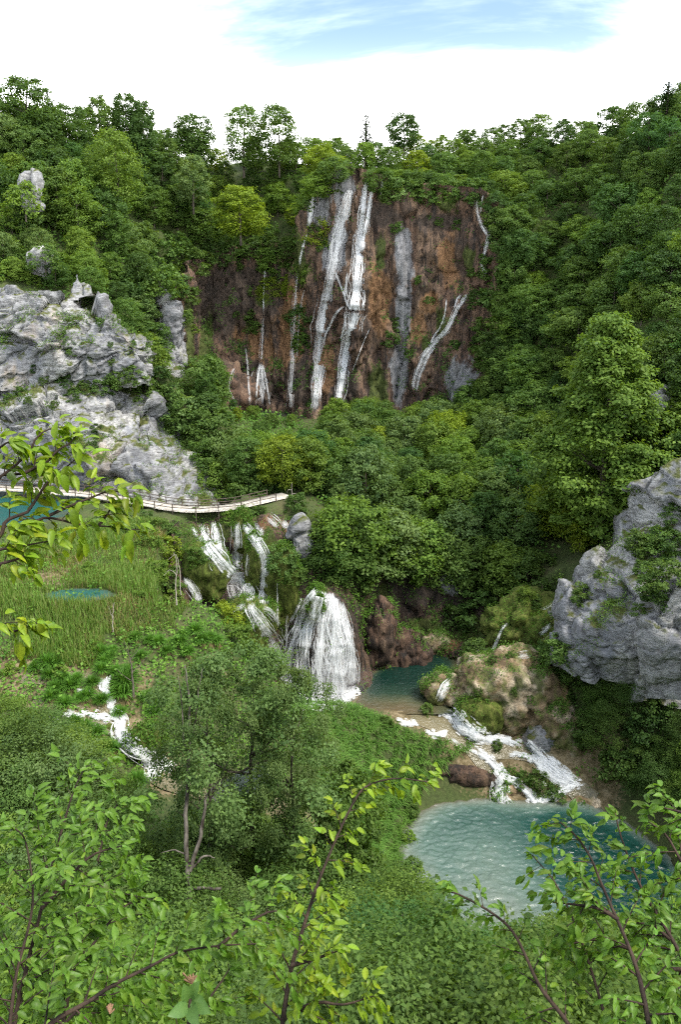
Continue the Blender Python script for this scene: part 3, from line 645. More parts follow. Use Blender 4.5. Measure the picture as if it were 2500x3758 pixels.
water('fall_pool', M['w_far'], [(-36, 190), (-32, 202), (-10, 200), (10, 194), (28, 188), (22, 181), (5, 178), (-12, 180), (-26, 184)], 1.0)
water('reed_pond', M['w_lake'], [(-36.5, 89), (-33, 91.2), (-28.5, 91), (-26.6, 89.2), (-28.5, 87.4), (-33.5, 87.3)], -.2)
water('brook_pool', M['w_far'], [(-20, 68), (-14, 71), (-8, 74.5), (-6, 71), (-10, 66.5), (-16, 65.5)], -12.2)
def drape(name, mat, path, wid, off=.10, res=.5):
    S = catmull([(a, b, w_) for (a, b), w_ in zip(path, wid)], max(8, int(sum(math.dist(path[i], path[i + 1]) for i in range(len(path) - 1)) / res)))
    T = np.gradient(S[:, :2], axis=0); T /= np.linalg.norm(T, axis=1, keepdims=True); n = np.stack([-T[:, 1], T[:, 0]], 1); m = 9; V = []
    for i in range(len(S)):
        for f in np.linspace(-.5, .5, m): V.append((S[i, 0] + n[i, 0] * f * S[i, 2], S[i, 1] + n[i, 1] * f * S[i, 2]))
    V = np.array(V); z = hz(V[:, 0], V[:, 1]).reshape(len(S), m); zc_ = np.minimum(z, z[:, 3:6].mean(1, keepdims=True) + .05)
    for _ in range(3): zc_ = np.apply_along_axis(lambda c: np.convolve(np.pad(c, 1, mode='edge'), [.25, .5, .25], 'valid'), 0, zc_)
    me = make_mesh(name, np.c_[V, zc_.ravel() + off], grid_quads(m, len(S)), mats=[mat], smooth=True); at = me.attributes.new('depth', 'FLOAT', 'POINT'); at.data.foreach_set('value', np.clip(zc_.ravel() + off - hz(V[:, 0], V[:, 1]), 0, 9).astype(np.float32))
    return link(name, me, kind='structure')
drape('stream', M['w_stream'], [(10, 97.5), (13.5, 96), (17.5, 94.2), (22, 94), (25.5, 93.6), (28, 91.6), (30.5, 90), (32, 88.5)], [6, 5, 4.5, 4, 4, 4, 4.5, 5])
drape('stream', M['w_stream'], [(15, 95), (18, 92.6), (20, 91), (21, 89.5)], [3, 3, 3.5, 4])
drape('brook', M['w_stream'], [(-33, 77.5), (-27, 77.2), (-24.5, 75.5), (-22.5, 73.4), (-19.5, 71.8), (-17.5, 70.2), (-13, 70.5), (-8, 72), (-2, 71.5), (2.5, 73.5), (5, 74)], [4, 3.5, 2.2, 2.6, 2.8, 3, 3, 3, 2.6, 2.4, 2.5], .14)
drape('brook', M['w_stream'], [(-31, 73.6), (-27.5, 73.8), (-25, 73), (-22, 72.6)], [2.0, 2, 1.6, 1.5], .12)
#PART4
# ------------------------------------------------------------------ foliage builders
def unit(v): return v / (np.linalg.norm(v, axis=1, keepdims=True) + 1e-9)
def leaf_faces(c, n, size, aspect=.55, rng=RNG, droop=.25):
    """one bent four-cornered leaf (or leaf spray) per centre"""
    N = len(c); r = unit(rng.normal(size=(N, 3))); t = unit(np.cross(n, r)); b = np.cross(n, t)
    size = np.broadcast_to(size, (N,))[:, None]
    v = np.stack([c - t * size * .5, c + b * size * .5 * aspect + n * size * .08, c + t * size * .5 - n * size * droop * .5, c - b * size * .5 * aspect + n * size * .08], 1)
    return v.reshape(-1, 3), np.arange(N * 4).reshape(-1, 4)
def crown_points(rng, H, R, base, lobes, sub, leaves, prof, lobe_r=(.26, .42), flat=.62, spread=.5, up=.7, irr=(.5, 1.08)):
    ga = 2.39996; C = []; NN = []; TT = []
    for i in range(lobes):
        h = (i + .5) / lobes; hh = base + (1 - base) * h
        a = i * ga + rng.uniform(-.5, .5); rr = prof(h) * R * rng.uniform(*irr)
        lr = R * rng.uniform(*lobe_r) * (.65 + .35 * prof(h))
        lc = np.array([math.cos(a) * rr, math.sin(a) * rr, hh * H - lr * flat * .6])
        d = unit(rng.normal(size=(sub, 3)) + np.array([math.cos(a) * .45, math.sin(a) * .45, .45]))
        sc = lc + d * np.array([1, 1, flat]) * lr * rng.uniform(.65, 1.1, (sub, 1))
        tt = rng.uniform(.2, .8) * .4 + rng.uniform(0, 1, sub) * .4
        for s in range(sub):
            p = sc[s] + rng.normal(size=(leaves, 3)) * lr * spread * np.array([.55, .55, .32])
            n = unit(d[s] * .8 + np.array([0, 0, up]) + rng.normal(size=(leaves, 3)) * .45)
            C.append(p); NN.append(n); TT.append(np.clip(tt[s] + rng.uniform(-.18, .25, leaves), 0, 1))
    return np.concatenate(C), np.concatenate(NN), np.concatenate(TT)
PROF = {'round': lambda h: max(.12, math.sin(math.pi * min(1, h * .9 + .06)) ** .55),
        'tall': lambda h: max(.12, math.sin(math.pi * min(1, h * .82 + .12)) ** .7),
        'cone': lambda h: max(.08, (1 - h) ** .75 * (.55 + .45 * min(1, h * 6))),
        'pyr': lambda h: max(.06, (1 - h ** 1.5) ** .8 * (.6 + .4 * min(1, h * 5))),
        'bush': lambda h: max(.25, math.cos(h * 1.35) ** .6)}
def crown_mesh(name, seed, H, R, base, lobes, sub, leaves, shape, leaf, mat, **k):
    rng = np.random.default_rng(seed)
    c, n, t = crown_points(rng, H, R, base, lobes, sub, leaves, PROF[shape], **k)
    v, q = leaf_faces(c, n, leaf * rng.uniform(.6, 1.35, len(c)), .6, rng)
    return make_mesh(name, v, q, mats=[mat], tint=np.repeat(t, 4))
def trunk_mesh(seed, H, r, mat, top=.8, limbs=7, R=3, lean=.04, sides=7):
    rng = np.random.default_rng(seed); parts = []
    pts = [Vector((rng.normal() * lean * H * f * .4, rng.normal() * lean * H * f * .4, H * top * f - (.9 if f == 0 else 0))) for f in (0, .2, .45, .7, 1)]
    parts.append(tube(pts, [r * 1.25, r, r * .8, r * .55, r * .2], sides))
    for i in range(limbs):
        f = rng.uniform(.3, .95); k = f * 4; j = min(3, int(k)); p = pts[j].lerp(pts[j + 1], k - j)
        a = i * 2.4 + rng.uniform(-.4, .4); L = R * rng.uniform(.5, .85)
        e = p + Vector((math.cos(a) * L, math.sin(a) * L, L * rng.uniform(.35, .9))); m = p.lerp(e, .5) + Vector((0, 0, -.08 * L))
        parts.append(tube([p, m, e], [r * .42, r * .28, r * .08], 5))
    v, q = join(parts)
    return make_mesh('trunk', v, q, mats=[mat], smooth=True)
PROTO = {}
def proto(key, crowns, trunks): PROTO[key] = list(zip(crowns, trunks))
proto('round', [crown_mesh('crown', 100 + i, 10, 4.2 + .3 * (i % 3), .22, 40, 14, 15, 'round', .42, M['leaf']) for i in range(6)], [trunk_mesh(200 + i, 10, .22, M['bark'], R=3) for i in range(6)])
proto('tall', [crown_mesh('crown', 120 + i, 13, 3.9, .2, 46, 14, 15, 'tall', .42, M['leaf']) for i in range(4)], [trunk_mesh(220 + i, 13, .24, M['bark'], R=3) for i in range(4)])
proto('layer', [crown_mesh('crown', 140 + i, 12, 4.3, .15, 48, 13, 15, 'tall', .42, M['leaf'], flat=.3, up=1.1, lobe_r=(.3, .5)) for i in range(3)], [trunk_mesh(240 + i, 12, .22, M['bark'], R=3) for i in range(3)])
proto('shrub', [crown_mesh('crown', 160 + i, 3.2, 1.9, .05, 16, 10, 14, 'bush', .30, M['leaf'], lobe_r=(.3, .5)) for i in range(4)], [trunk_mesh(260 + i, 2.6, .07, M['bark'], R=1.2, limbs=6) for i in range(4)])
def spruce_mesh(seed, H, R):
    rng = np.random.default_rng(seed); C = []; N_ = []
    z = .1 * H; k = 0
    while z < H * .985:
        rr = R * (1 - z / H) ** .8 + .12
        for b in range(max(4, int(6 + rr * 1.5))):
            a = b * 2 * math.pi / max(4, int(6 + rr * 1.5)) + k * .7 + rng.uniform(-.25, .25); L = rr * rng.uniform(.7, 1.12); m = max(3, int(L * 9))
            f = rng.uniform(.15, 1, m); p = np.stack([np.cos(a) * f * L, np.sin(a) * f * L, z - .28 * L * f + .10 * L * f ** 3], 1)
            p += rng.normal(size=p.shape) * np.array([.16, .16, .16]); C.append(p); N_.append(unit(np.array([0, 0, 1.0]) + rng.normal(size=p.shape) * .35))
        z += .20 + .05 * rr; k += 1
    c = np.concatenate(C); n = np.concatenate(N_); v, q = leaf_faces(c, n, .34 * rng.uniform(.7, 1.2, len(c)), .45, rng, .5)
    return make_mesh('crown', v, q, mats=[M['leaf_dark']], tint=np.repeat(rng.uniform(0, 1, len(c)), 4))
proto('spruce', [spruce_mesh(300 + i, 10, 2.2) for i in range(2)], [trunk_mesh(310 + i, 10, .16, M['bark'], top=.98, limbs=0, lean=.004) for i in range(2)])
proto('beech', [crown_mesh('crown', 330, 30, 10.5, .04, 150, 17, 22, 'pyr', .55, M['leaf'], flat=.32, up=.9, lobe_r=(.16, .27))], [trunk_mesh(331, 30, .45, M['bark'], R=6, limbs=14)])

TONES = {'mid green': (.88, .92, .85), 'dark green': (.60, .68, .68), 'bright green': (1.25, 1.22, .85), 'grey green': (1.12, 1.08, 1.4), 'yellow green': (1.75, 1.45, .6), 'blue green': (.62, .80, .85)}
def tree(kind, loc, h, tone, label, cat='tree', group=None, name='broadleaf_tree', wid=1.0, vary=None, shade=1.0):
    vs = PROTO[kind]; i = int(RNG.integers(len(vs))) if vary is None else vary % len(vs); cr, tr = vs[i]
    H = {'round': 10, 'tall': 13, 'layer': 12, 'shrub': 3.2, 'spruce': 10, 'beech': 30, 'thicket': 5, 'maple': 21}[kind]; s = h / H
    e = empty(name, loc, RNG.uniform(0, 6.28), label, cat, group); e.scale = (s * wid, s * wid, s)
    o = link('crown', cr, e); c = TONES[tone]; j = RNG.uniform(.88, 1.12) * shade; o.color = (c[0] * j * RNG.uniform(.94, 1.06), c[1] * j, c[2] * j * RNG.uniform(.9, 1.1), 1)
    link('trunk', tr, e)
    return e
UPLAND = [(-110, 150), (-62, 147), (-44, 149), (-37, 155), (-39, 170), (-43, 186), (-44, 199), (-37, 206), (-14, 206), (-11, 198), (0, 195), (15, 192.5), (32, 188), (36, 182), (40, 176), (38, 160), (33, 142), (33, 128), (36, 118), (42, 106), (52, 100), (70, 96), (130, 120), (130, 236), (-110, 236)]
VALLEY = [(-24, 140), (-22, 132), (-7, 129), (0, 123), (4, 121), (20, 121), (33, 117), (36, 140), (40, 160), (40, 172), (20, 175), (-3, 174), (-24, 178), (-30, 170), (-28, 152)]
def scatter(poly, sp, rng, jit=.42):
    P = np.array(poly); x0, y0 = P.min(0); x1, y1 = P.max(0)
    X, Y = np.meshgrid(np.arange(x0, x1, sp), np.arange(y0, y1, sp * .9)); X = X + (np.arange(X.shape[0]) % 2)[:, None] * sp * .5
    X = X.ravel() + rng.uniform(-jit, jit, X.size) * sp; Y = Y.ravel() + rng.uniform(-jit, jit, Y.size) * sp
    m = inpoly(X, Y, poly); return X[m], Y[m]
def zone_of(x, y, z, px, py):
    if x < -8 and px < 215:
        a = 'at the left edge' if px < 50 else 'above the grey cliff' if px < 120 else 'towards the brown cliff'
        return ('left', f'on the left hill {a}, ' + ('near the skyline' if py < 140 else 'upper part' if py < 190 else 'lower part'))
    if px < 500 and y > 180: return ('rim', 'on the rim ' + ('left of the tall waterfall' if px < 320 else 'right above the tall waterfall' if px < 400 else 'between tall and forked waterfalls') + (', at the skyline' if py < 145 else ''))
    if px >= 470 and y < 235 and z > 3:
        a = 'beside the brown cliff' if px < 550 else 'in the middle' if px < 625 else 'at the right edge'
        return ('right', f'on the right slope {a}, ' + ('near the skyline' if py < 140 else 'upper part' if py < 210 else 'middle part' if py < 300 else 'lower part' if py < 400 else 'at the foot'))
    return ('valley', 'in the valley wood ' + ('near the boardwalk end' if px < 330 and py > 430 else 'by the dark pool' if px < 330 else 'left of the big beech' if px > 470 else 'in the middle') + (', front row' if py > 500 else ', back row' if py < 420 else ''))
rg = np.random.default_rng(5)
def poisson(poly, r, rng, step=1.2):
    X, Y = scatter(poly, step, rng); Z = hz(X, Y); P = np.stack([X, Y, Z], 1)[rng.permutation(len(X))]; A = np.empty((0, 3))
    for p in P:
        rr_ = r(p) if callable(r) else r
        if not len(A) or (((A - p) ** 2).sum(1) > rr_ * rr_).all(): A = np.vstack([A, p])
    return A
cand = []
for x, y, z in np.concatenate([poisson(UPLAND, lambda p: 5.6 if p[1] < 205 else 6.6, rg, 1.5), poisson(VALLEY, 4.7, rg, 1.2)]):
    px, py, dep = project((x, y, z + 6))
    if px < -22 or px > 704: continue
    if x > 0 and x < 34 and y < 122: continue
    if 176 < y < 201 and -40 < x < 34 and z < 14: continue
    cand.append((x, y, z, px, py))
KEEP = []
for (x, y, z, px, py) in cand:
    zn, where = zone_of(x, y, z, px, py); r = rg.random()
    if zn == 'valley':
        tone = 'mid green' if r < .30 else 'bright green' if r < .62 else 'grey green' if r < .86 else 'blue green' if r < .94 else 'yellow green'
        kind = rg.choice(['round', 'round', 'tall', 'layer']); h = rg.uniform(7.5, 12.5) * (.85 if y < 128 else 1.0); wid = rg.uniform(.8, 1.0)
    elif zn == 'right':
        tone = 'dark green' if r < .34 else 'mid green' if r < .76 else 'blue green' if r < .84 else 'bright green' if r < .97 else 'grey green'
        kind = rg.choice(['round', 'round', 'layer', 'tall']); h = rg.uniform(6.0, 9.5); wid = rg.uniform(.95, 1.25)
    elif zn == 'left':
        tone = 'dark green' if r < .26 else 'mid green' if r < .66 else 'bright green' if r < .86 else 'grey green' if r < .94 else 'blue green'
        kind = rg.choice(['round', 'tall', 'layer', 'layer']); h = rg.uniform(7.5, 12.5); wid = rg.uniform(.85, 1.1)
        if y < 160 and x < -40: h *= .6
    else:
        tone = 'mid green' if r < .48 else 'bright green' if r < .74 else 'dark green' if r < .88 else 'yellow green'
        kind = rg.choice(['round', 'tall', 'layer']); h = rg.uniform(6.0, 9.0); wid = rg.uniform(.95, 1.2)
    if zn == 'valley':
        lim = np.interp(px, [180, 215, 225, 320, 335, 470, 500, 540], [425, 428, 434, 428, 398, 400, 395, 300])
        while h > 3.5 and project((x, y, z + h * .95))[1] < lim: h *= .9
    KEEP.append((zn, where, tone, str(kind), x, y, z, h, wid, px, py))
# leave out trees wholly behind others: nearest first, crowns as discs
zb = np.zeros((260, 172), bool); seen = []
for t in sorted(KEEP, key=lambda t: t[5]):
    zn, where, tone, kind, x, y, z, h, wid, px, py = t
    cx_, cy_, dep = project((x, y, z + h * .58)); rp = h * .40 * wid * FOC / dep / 4; ry = h * .44 * FOC / dep / 4; cx_ /= 4; cy_ /= 4
    x0, x1, y0, y1 = int(max(0, cx_ - rp)), int(min(171, cx_ + rp)) + 1, int(max(0, cy_ - ry)), int(min(259, cy_ + ry)) + 1
    if x1 <= x0 or y1 <= y0: continue
    gxx, gyy = np.meshgrid(np.arange(x0, x1), np.arange(y0, y1)); d_ = ((gxx - cx_) / rp) ** 2 + ((gyy - cy_) / ry) ** 2 < 1
    vis = (d_ & ~zb[y0:y1, x0:x1]).sum(); zb[y0:y1, x0:x1] |= ((gxx - cx_) / rp) ** 2 + ((gyy - cy_) / ry) ** 2 < .72
    if vis >= 5: seen.append((vis, t))
print('TREES', len(KEEP), 'seen', len(seen))
for vis, (zn, where, tone, kind, x, y, z, h, wid, px, py) in seen:
    shp = {'round': 'round', 'tall': 'narrow', 'layer': 'tiered'}[kind]
    tree(kind, (x, y, z - .3), h, tone, f'{tone} {shp} tree {where}', 'tree', {'left': 'trees on the left hill', 'rim': 'trees above the tall waterfall', 'right': 'trees on the right slope', 'valley': 'trees in the valley wood'}[zn], wid=wid)
# single trees that stand out
def solo(kind, px, py_top, y, h, tone, label, name='broadleaf_tree', wid=1.0, cat='tree', **k):
    p = PY(px, py_top, y); return tree(kind, (p.x, p.y, p.z - h), h, tone, label, cat, None, name, wid, **k)
solo('beech', 613, 316, 113, 31, 'bright green', 'large yellow green pyramid shaped beech rising in front of the right slope', 'beech_tree', shade=.95)
solo('spruce', 367, 114, 205, 12, 'mid green', 'small dark pointed spruce on the skyline above the tall waterfall', 'spruce_tree', 1.7)
solo('spruce', 670, 81, 178, 13, 'mid green', 'dark spruce poking above the skyline at the top right', 'spruce_tree', 1.7)
solo('layer', 26, 77, 186, 17, 'dark green', 'tall dark tree that stands highest at the left end of the skyline', 'broadleaf_tree', 1.0)
solo('spruce', 47, 87, 190, 10, 'mid green', 'thin dark spruce tip beside the tallest tree on the left skyline', 'spruce_tree', 1.0)
solo('tall', 98, 96, 205, 16, 'mid green', 'tree with ragged top, left one of the group on the left skyline', wid=.7)
solo('tall', 125, 93, 207, 16, 'dark green', 'dark tree with ragged top in the middle of the left skyline group', wid=.75)
solo('tall', 142, 101, 205, 15, 'dark green', 'dark tree at the right end of the left skyline group', wid=.7)
solo('round', 191, 114, 222, 12, 'dark green', 'dark rounded tree alone on the skyline between the two left groups')
solo('layer', 243, 106, 218, 17, 'mid green', 'tall layered tree, left one of the twin crowns left of the waterfall', wid=.85)
solo('layer', 279, 105, 216, 17, 'mid green', 'tall layered tree, right one of the twin crowns left of the waterfall', wid=.85)
solo('round', 405, 113, 210, 10, 'dark green', 'small dark round tree on the skyline right of the lone spruce')
solo('layer', 115, 130, 178, 16, 'bright green', 'tall light green tiered tree with a pale bare trunk on the left hill', wid=.8)
solo('layer', 240, 186, 196, 13, 'yellow green', 'yellow green bushy tree hanging above the left end of the brown cliff', wid=1.15)
solo('round', 322, 145, 197, 9, 'yellow green', 'light yellow green tree overhanging the top left of the tall waterfall', wid=1.1)
solo('tall', 192, 155, 198, 13, 'grey green', 'pale silvery green tree in the middle of the left hill', wid=.9)

for a_ in [(516, 205, 178, 9, 'mid green'), (512, 232, 176, 8, 'dark green'), (516, 255, 174, 9, 'mid green'), (506, 290, 173, 8, 'mid green'), (516, 310, 170, 9, 'bright green'), (500, 330, 170, 8, 'dark green'), (512, 355, 167, 9, 'mid green'), (496, 372, 166, 8, 'mid green'), (524, 230, 174, 9, 'dark green'), (528, 285, 168, 9, 'mid green'), (528, 345, 163, 9, 'mid green'), (530, 385, 158, 9, 'mid green'), (497, 192, 182, 7, 'dark green'), (503, 208, 180, 8, 'mid green')]:
    p = PY(*a_[:3]); tree('round', (p.x, p.y, p.z - a_[3]), a_[3], a_[4], f'{a_[4]} tree hugging the right end of the brown cliff', 'tree', 'trees hugging the cliff end')
for i_, (x_, y_, t_) in enumerate([(382, 168, 'mid green'), (396, 170, 'bright green'), (412, 170, 'mid green'), (428, 173, 'dark green'), (444, 174, 'mid green'), (460, 175, 'bright green'), (475, 178, 'mid green'), (488, 180, 'dark green'), (335, 158, 'mid green'), (318, 172, 'bright green')]):
    p = PY(x_, y_, 190.5 - (x_ > 470) * 4); tree('layer' if i_ % 2 else 'round', (p.x, p.y, p.z - 6.5), 6.5, t_, f'{t_} small tree on the brown cliff rim, ' + ('left of the tall falls' if x_ < 350 else 'right of the tall falls' if x_ < 430 else 'towards the forked fall'), 'tree', 'small trees on the cliff rim', wid=1.35)
def cover_mesh(name, pts, h, size, rng, per=10, spread=.7, mat=None, tint=(0, 1), up=1.0, aspect=.6):
    n = len(pts); c = np.repeat(pts, per, 0) + rng.normal(size=(n * per, 3)) * np.array([spread, spread, .25]) + np.stack([np.zeros(n * per), np.zeros(n * per), np.repeat(h, per) * rng.uniform(.1, 1, n * per)], 1)
    nn = unit(rng.normal(size=(n * per, 3)) * .55 + np.array([0, -.25, up])); v, q = leaf_faces(c, nn, size * rng.uniform(.6, 1.4, n * per), aspect, rng)
    t = np.clip(np.repeat(rng.uniform(*tint, n), per) + rng.uniform(-.2, .2, n * per), 0, 1)
    return make_mesh(name, v, q, mats=[mat or M['cover']], tint=np.repeat(t, 4))
X, Y = scatter(UPLAND, 1.35, rg); k_ = Y < 226; X, Y = X[k_], Y[k_]
u = cover_mesh('undergrowth', np.stack([X, Y, hz(X, Y)], 1), rg.uniform(.5, 3.0, len(X)), .62, rg, 9, .8)
o = link('undergrowth', u, kind='stuff', label='leafy undergrowth between the trees of the hills', cat='undergrowth'); o.color = (.85, .9, .8, 1)
X, Y = scatter(VALLEY, 1.6, rg)
u = cover_mesh('undergrowth', np.stack([X, Y, hz(X, Y)], 1), rg.uniform(.5, 3.0, len(X)), .55, rg, 10, .8)
o = link('undergrowth', u, kind='stuff', label='leafy undergrowth in the valley wood', cat='undergrowth'); o.color = (.95, 1.0, .85, 1)
#PART5
# ------------------------------------------------------------------ boulders and tufa domes
def rock_mesh(name, c, s, mat, disp, amp, seed, sub=5, flat_bottom=None):
    import bmesh
    bm = bmesh.new(); bmesh.ops.create_icosphere(bm, subdivisions=sub, radius=1.0)
    v = np.array([tuple(x.co) for x in bm.verts]); f = np.array([[x.index for x in t.verts] for t in bm.faces]); bm.free()
    n = v.copy(); p = v * np.array(s) + np.array(tuple(c)); p = p + unit(n / np.array(s)) * disp(p, amp, seed)[:, None]
    return make_mesh(name, p, None, f, mats=[mat], smooth=True)
def d_moss(p, s, seed):
    q = p * np.array([1, 1, .3]); return (fbm(p * .35, 3, .5, seed) * 1.1 + fbm(q * 1.1, 3, .5, seed + 2) * .45 + fbm(p * 2.4, 2, .5, seed + 5) * .14) * s
def d_tufa(p, s, seed):
    c1, e1 = cells(p * .45, seed); return (fbm(p * .3, 3, .5, seed) * 1.2 + c1 * .45 - np.exp(-e1 * 8) * .4 + fbm(p * 1.3, 4, .55, seed + 3) * .4) * s
BV = [bvh_of(me) for _, me in FACES] + [bvh_of(ground_me)]
def rock(name, px, py, y, s, mat, disp, amp, seed, label, cat='rock', sub=5, group=None):
    c = PY(px, py, y); me = rock_mesh(name, c, s, M[mat], disp, amp, seed, sub); o = link(name, me, label=label, cat=cat, group=group); BV.append(bvh_of(me)); return o
rock('tufa_dome', 331, 690, 104.5, (4.5, 4.6, 15.0), 'travertine_wet', d_tufa, .6, 1, 'brown tufa dome under the broad bell shaped waterfall')
rock('mossy_rock', 318, 607, 105.0, (1.5, 1.3, 3.4), 'moss', d_moss, .6, 2, 'dark green mossy bulge at the left shoulder of the bell shaped waterfall')
rock('mossy_rock', 315.5, 605, 101.6, (.9, .6, 2.0), 'moss', d_moss, .5, 3, 'small moss patch parting the water on the bell shaped waterfall')
rock('mossy_rock', 246, 628, 103, (3.4, 3.0, 5.0), 'moss', d_moss, .8, 4, 'brown green mossy rock below the fork of the slanting waterfall')
rock('mossy_rock', 269, 618, 104, (1.9, 1.7, 2.6), 'moss', d_moss, .6, 5, 'rounded mossy rock right of the fork of the slanting waterfall')
rock('mossy_rock', 205, 572, 106, (4.2, 3.0, 4.2), 'moss', d_moss, .9, 6, 'overhanging mossy bank left of the slanting waterfall')
rock('mossy_rock', 256, 566, 109.5, (2.0, 1.2, 5.2), 'moss', d_moss, .6, 7, 'upright mossy pillar between the falls under the boardwalk')
rock('mossy_rock', 283, 590, 108, (2.6, 1.3, 7.0), 'moss', d_moss, .7, 8, 'tall mossy curtain right of the falls under the boardwalk')
rock('mossy_rock', 243, 532, 113.5, (1.5, 1.2, 3.4), 'moss', d_moss, .5, 60, 'narrow mossy rib just under the curve of the boardwalk')
rock('limestone_pinnacle', 301, 538, 116, (2.1, 1.9, 4.2), 'limestone', disp_limestone, .35, 9, 'small grey rock pinnacle at the right end of the boardwalk')
rock('mossy_rock', 523, 629, 108, (5.8, 4.2, 5.0), 'moss', d_tufa, 1.5, 10, 'large mossy hump beside the cascade left of the grey crag')
rock('mossy_rock', 547, 642, 105, (3.3, 2.8, 3.9), 'moss', d_tufa, 1.1, 11, 'smaller mossy hump touching the left foot of the grey crag')
rock('tufa_rock', 508, 692, 99.5, (8.0, 5.0, 6.2), 'tufa', d_tufa, 1.0, 12, 'big pale tufa block with moss in the middle of the right cascades')
rock('tufa_rock', 485, 672, 102.5, (4.6, 3.2, 2.7), 'tufa', d_tufa, .8, 13, 'flat pale tufa ledge on the upper left of the big tufa block')
rock('tufa_rock', 524, 676, 103, (4.8, 3.4, 3.0), 'tufa', d_tufa, .8, 14, 'pale tufa ledge on the upper right of the big tufa block')
rock('mossy_rock', 482, 718, 96.5, (3.8, 2.6, 3.8), 'moss', d_moss, .9, 15, 'mossy overhang draped with hanging plants at the front of the tufa block')
rock('tufa_rock', 540, 712, 97, (4.2, 3.0, 6.0), 'tufa', d_tufa, .8, 16, 'tufa buttress at the right end of the tufa block')
rock('tufa_rock', 555, 738, 95, (3.4, 2.8, 5.0), 'tufa', d_tufa, .9, 17, 'brown tufa bank between the cascades and the bushes on the right')
rock('limestone_boulder', 541, 741, 94.3, (2.4, 1.8, 2.9), 'limestone', d_tufa, .5, 18, 'rounded grey pink boulder at the bend of the right stream')
rock('tufa_rock', 443, 691, 100.5, (3.0, 2.2, 2.3), 'tufa', d_tufa, .7, 19, 'low brown tufa rock with a small fall at the pool outlet')
rock('tufa_rock', 528, 792, 90.4, (5.2, 2.0, 1.9), 'tufa', d_tufa, .6, 20, 'low tufa island between the two streams entering the lower pool')
rock('tufa_rock', 508, 802, 89.5, (2.2, 1.4, 1.3), 'tufa', d_tufa, .5, 21, 'small tufa knob at the foot of the left stream into the lower pool')
rock('tufa_rock', 592, 806, 89.2, (4.5, 2.2, 1.4), 'tufa', d_tufa, .6, 22, 'tufa bank on the right shore of the lower pool')
rock('mossy_rock', 505, 778, 91.2, (2.2, 1.4, 1.0), 'tufa', d_tufa, .5, 23, 'flat tufa step between the streams above the lower pool')
rock('limestone_boulder', 462, 786, 90.6, (6.0, 1.3, 2.6), 'travertine_wet', d_tufa, .7, 24, 'dark grey rock band under the grassy mound at the lower pool')
rock('mossy_boulder', 123.7, 732.7, 72.6, (.62, .5, .5), 'moss', d_moss, .2, 25, 'small mossy boulder in the middle of the white brook', sub=3)
rock('mossy_boulder', 156.6, 776.6, 70, (.85, .7, .6), 'moss', d_moss, .2, 26, 'mossy boulder where the brook reaches its pool', sub=3)
rock('mossy_rock', 147, 742, 71.5, (2.0, 1.4, 1.9), 'moss', d_moss, .4, 27, 'big mossy cushion on the right bank of the white brook', sub=4)
rock('mossy_boulder', 110, 731, 73, (1.0, .8, .8), 'moss', d_moss, .25, 28, 'mossy cushion left of the boulder in the brook', sub=4)
rock('tufa_rock', 437, 642, 113.2, (2.4, 1.4, 1.8), 'tufa', d_tufa, .6, 30, 'pale tufa knob at the back of the upper pool', sub=4)
rock('tufa_rock', 405, 655, 111, (4.0, 2.5, 4.5), 'travertine_wet', d_tufa, .9, 31, 'dark brown tufa bulge in the back wall of the upper pool')
rock('tufa_rock', 380, 640, 110, (3.0, 2.8, 7.5), 'travertine_wet', d_tufa, .9, 32, 'dark brown tufa buttress right of the bell shaped waterfall')
rock('rock_outcrop', 33, 184, 159, (1.6, 1.8, 4.0), 'limestone', disp_limestone, .75, 320, 'grey rock spire standing between the trees at the upper left', sub=4)
rock('rock_outcrop', 43, 264, 149, (2.6, 2.2, 3.4), 'limestone', disp_limestone, .75, 321, 'grey rock knob on the slope just above the left cliff', sub=4)
rock('tufa_apron', 212, 398, 190, (11, 8, 9), 'travertine', d_tufa, 1.6, 33, 'orange brown tufa apron at the left foot of the great cliff')
rock('travertine_rib', 358, 330, 188, (2.5, 3, 9), 'travertine_wet', d_tufa, 1.2, 44, 'dark damp rib that splits the tall waterfall halfway down')

for i, (x, y, yy, s_) in enumerate([(655, 405, 117, 3.4), (668, 413, 116, 2.8), (578, 420, 142, 2.6)]):
    rock('rock_outcrop', x, y, yy + 2.5, (s_ * .9, 1.8, s_ * .8), 'limestone', disp_limestone, .85, 300 + i, ['pale rock', 'grey rock'][i % 2] + ' showing between the trees of the right slope, ' + ['by the right edge below', 'at the right edge lowest', 'lowest left of the beech'][i], sub=4)
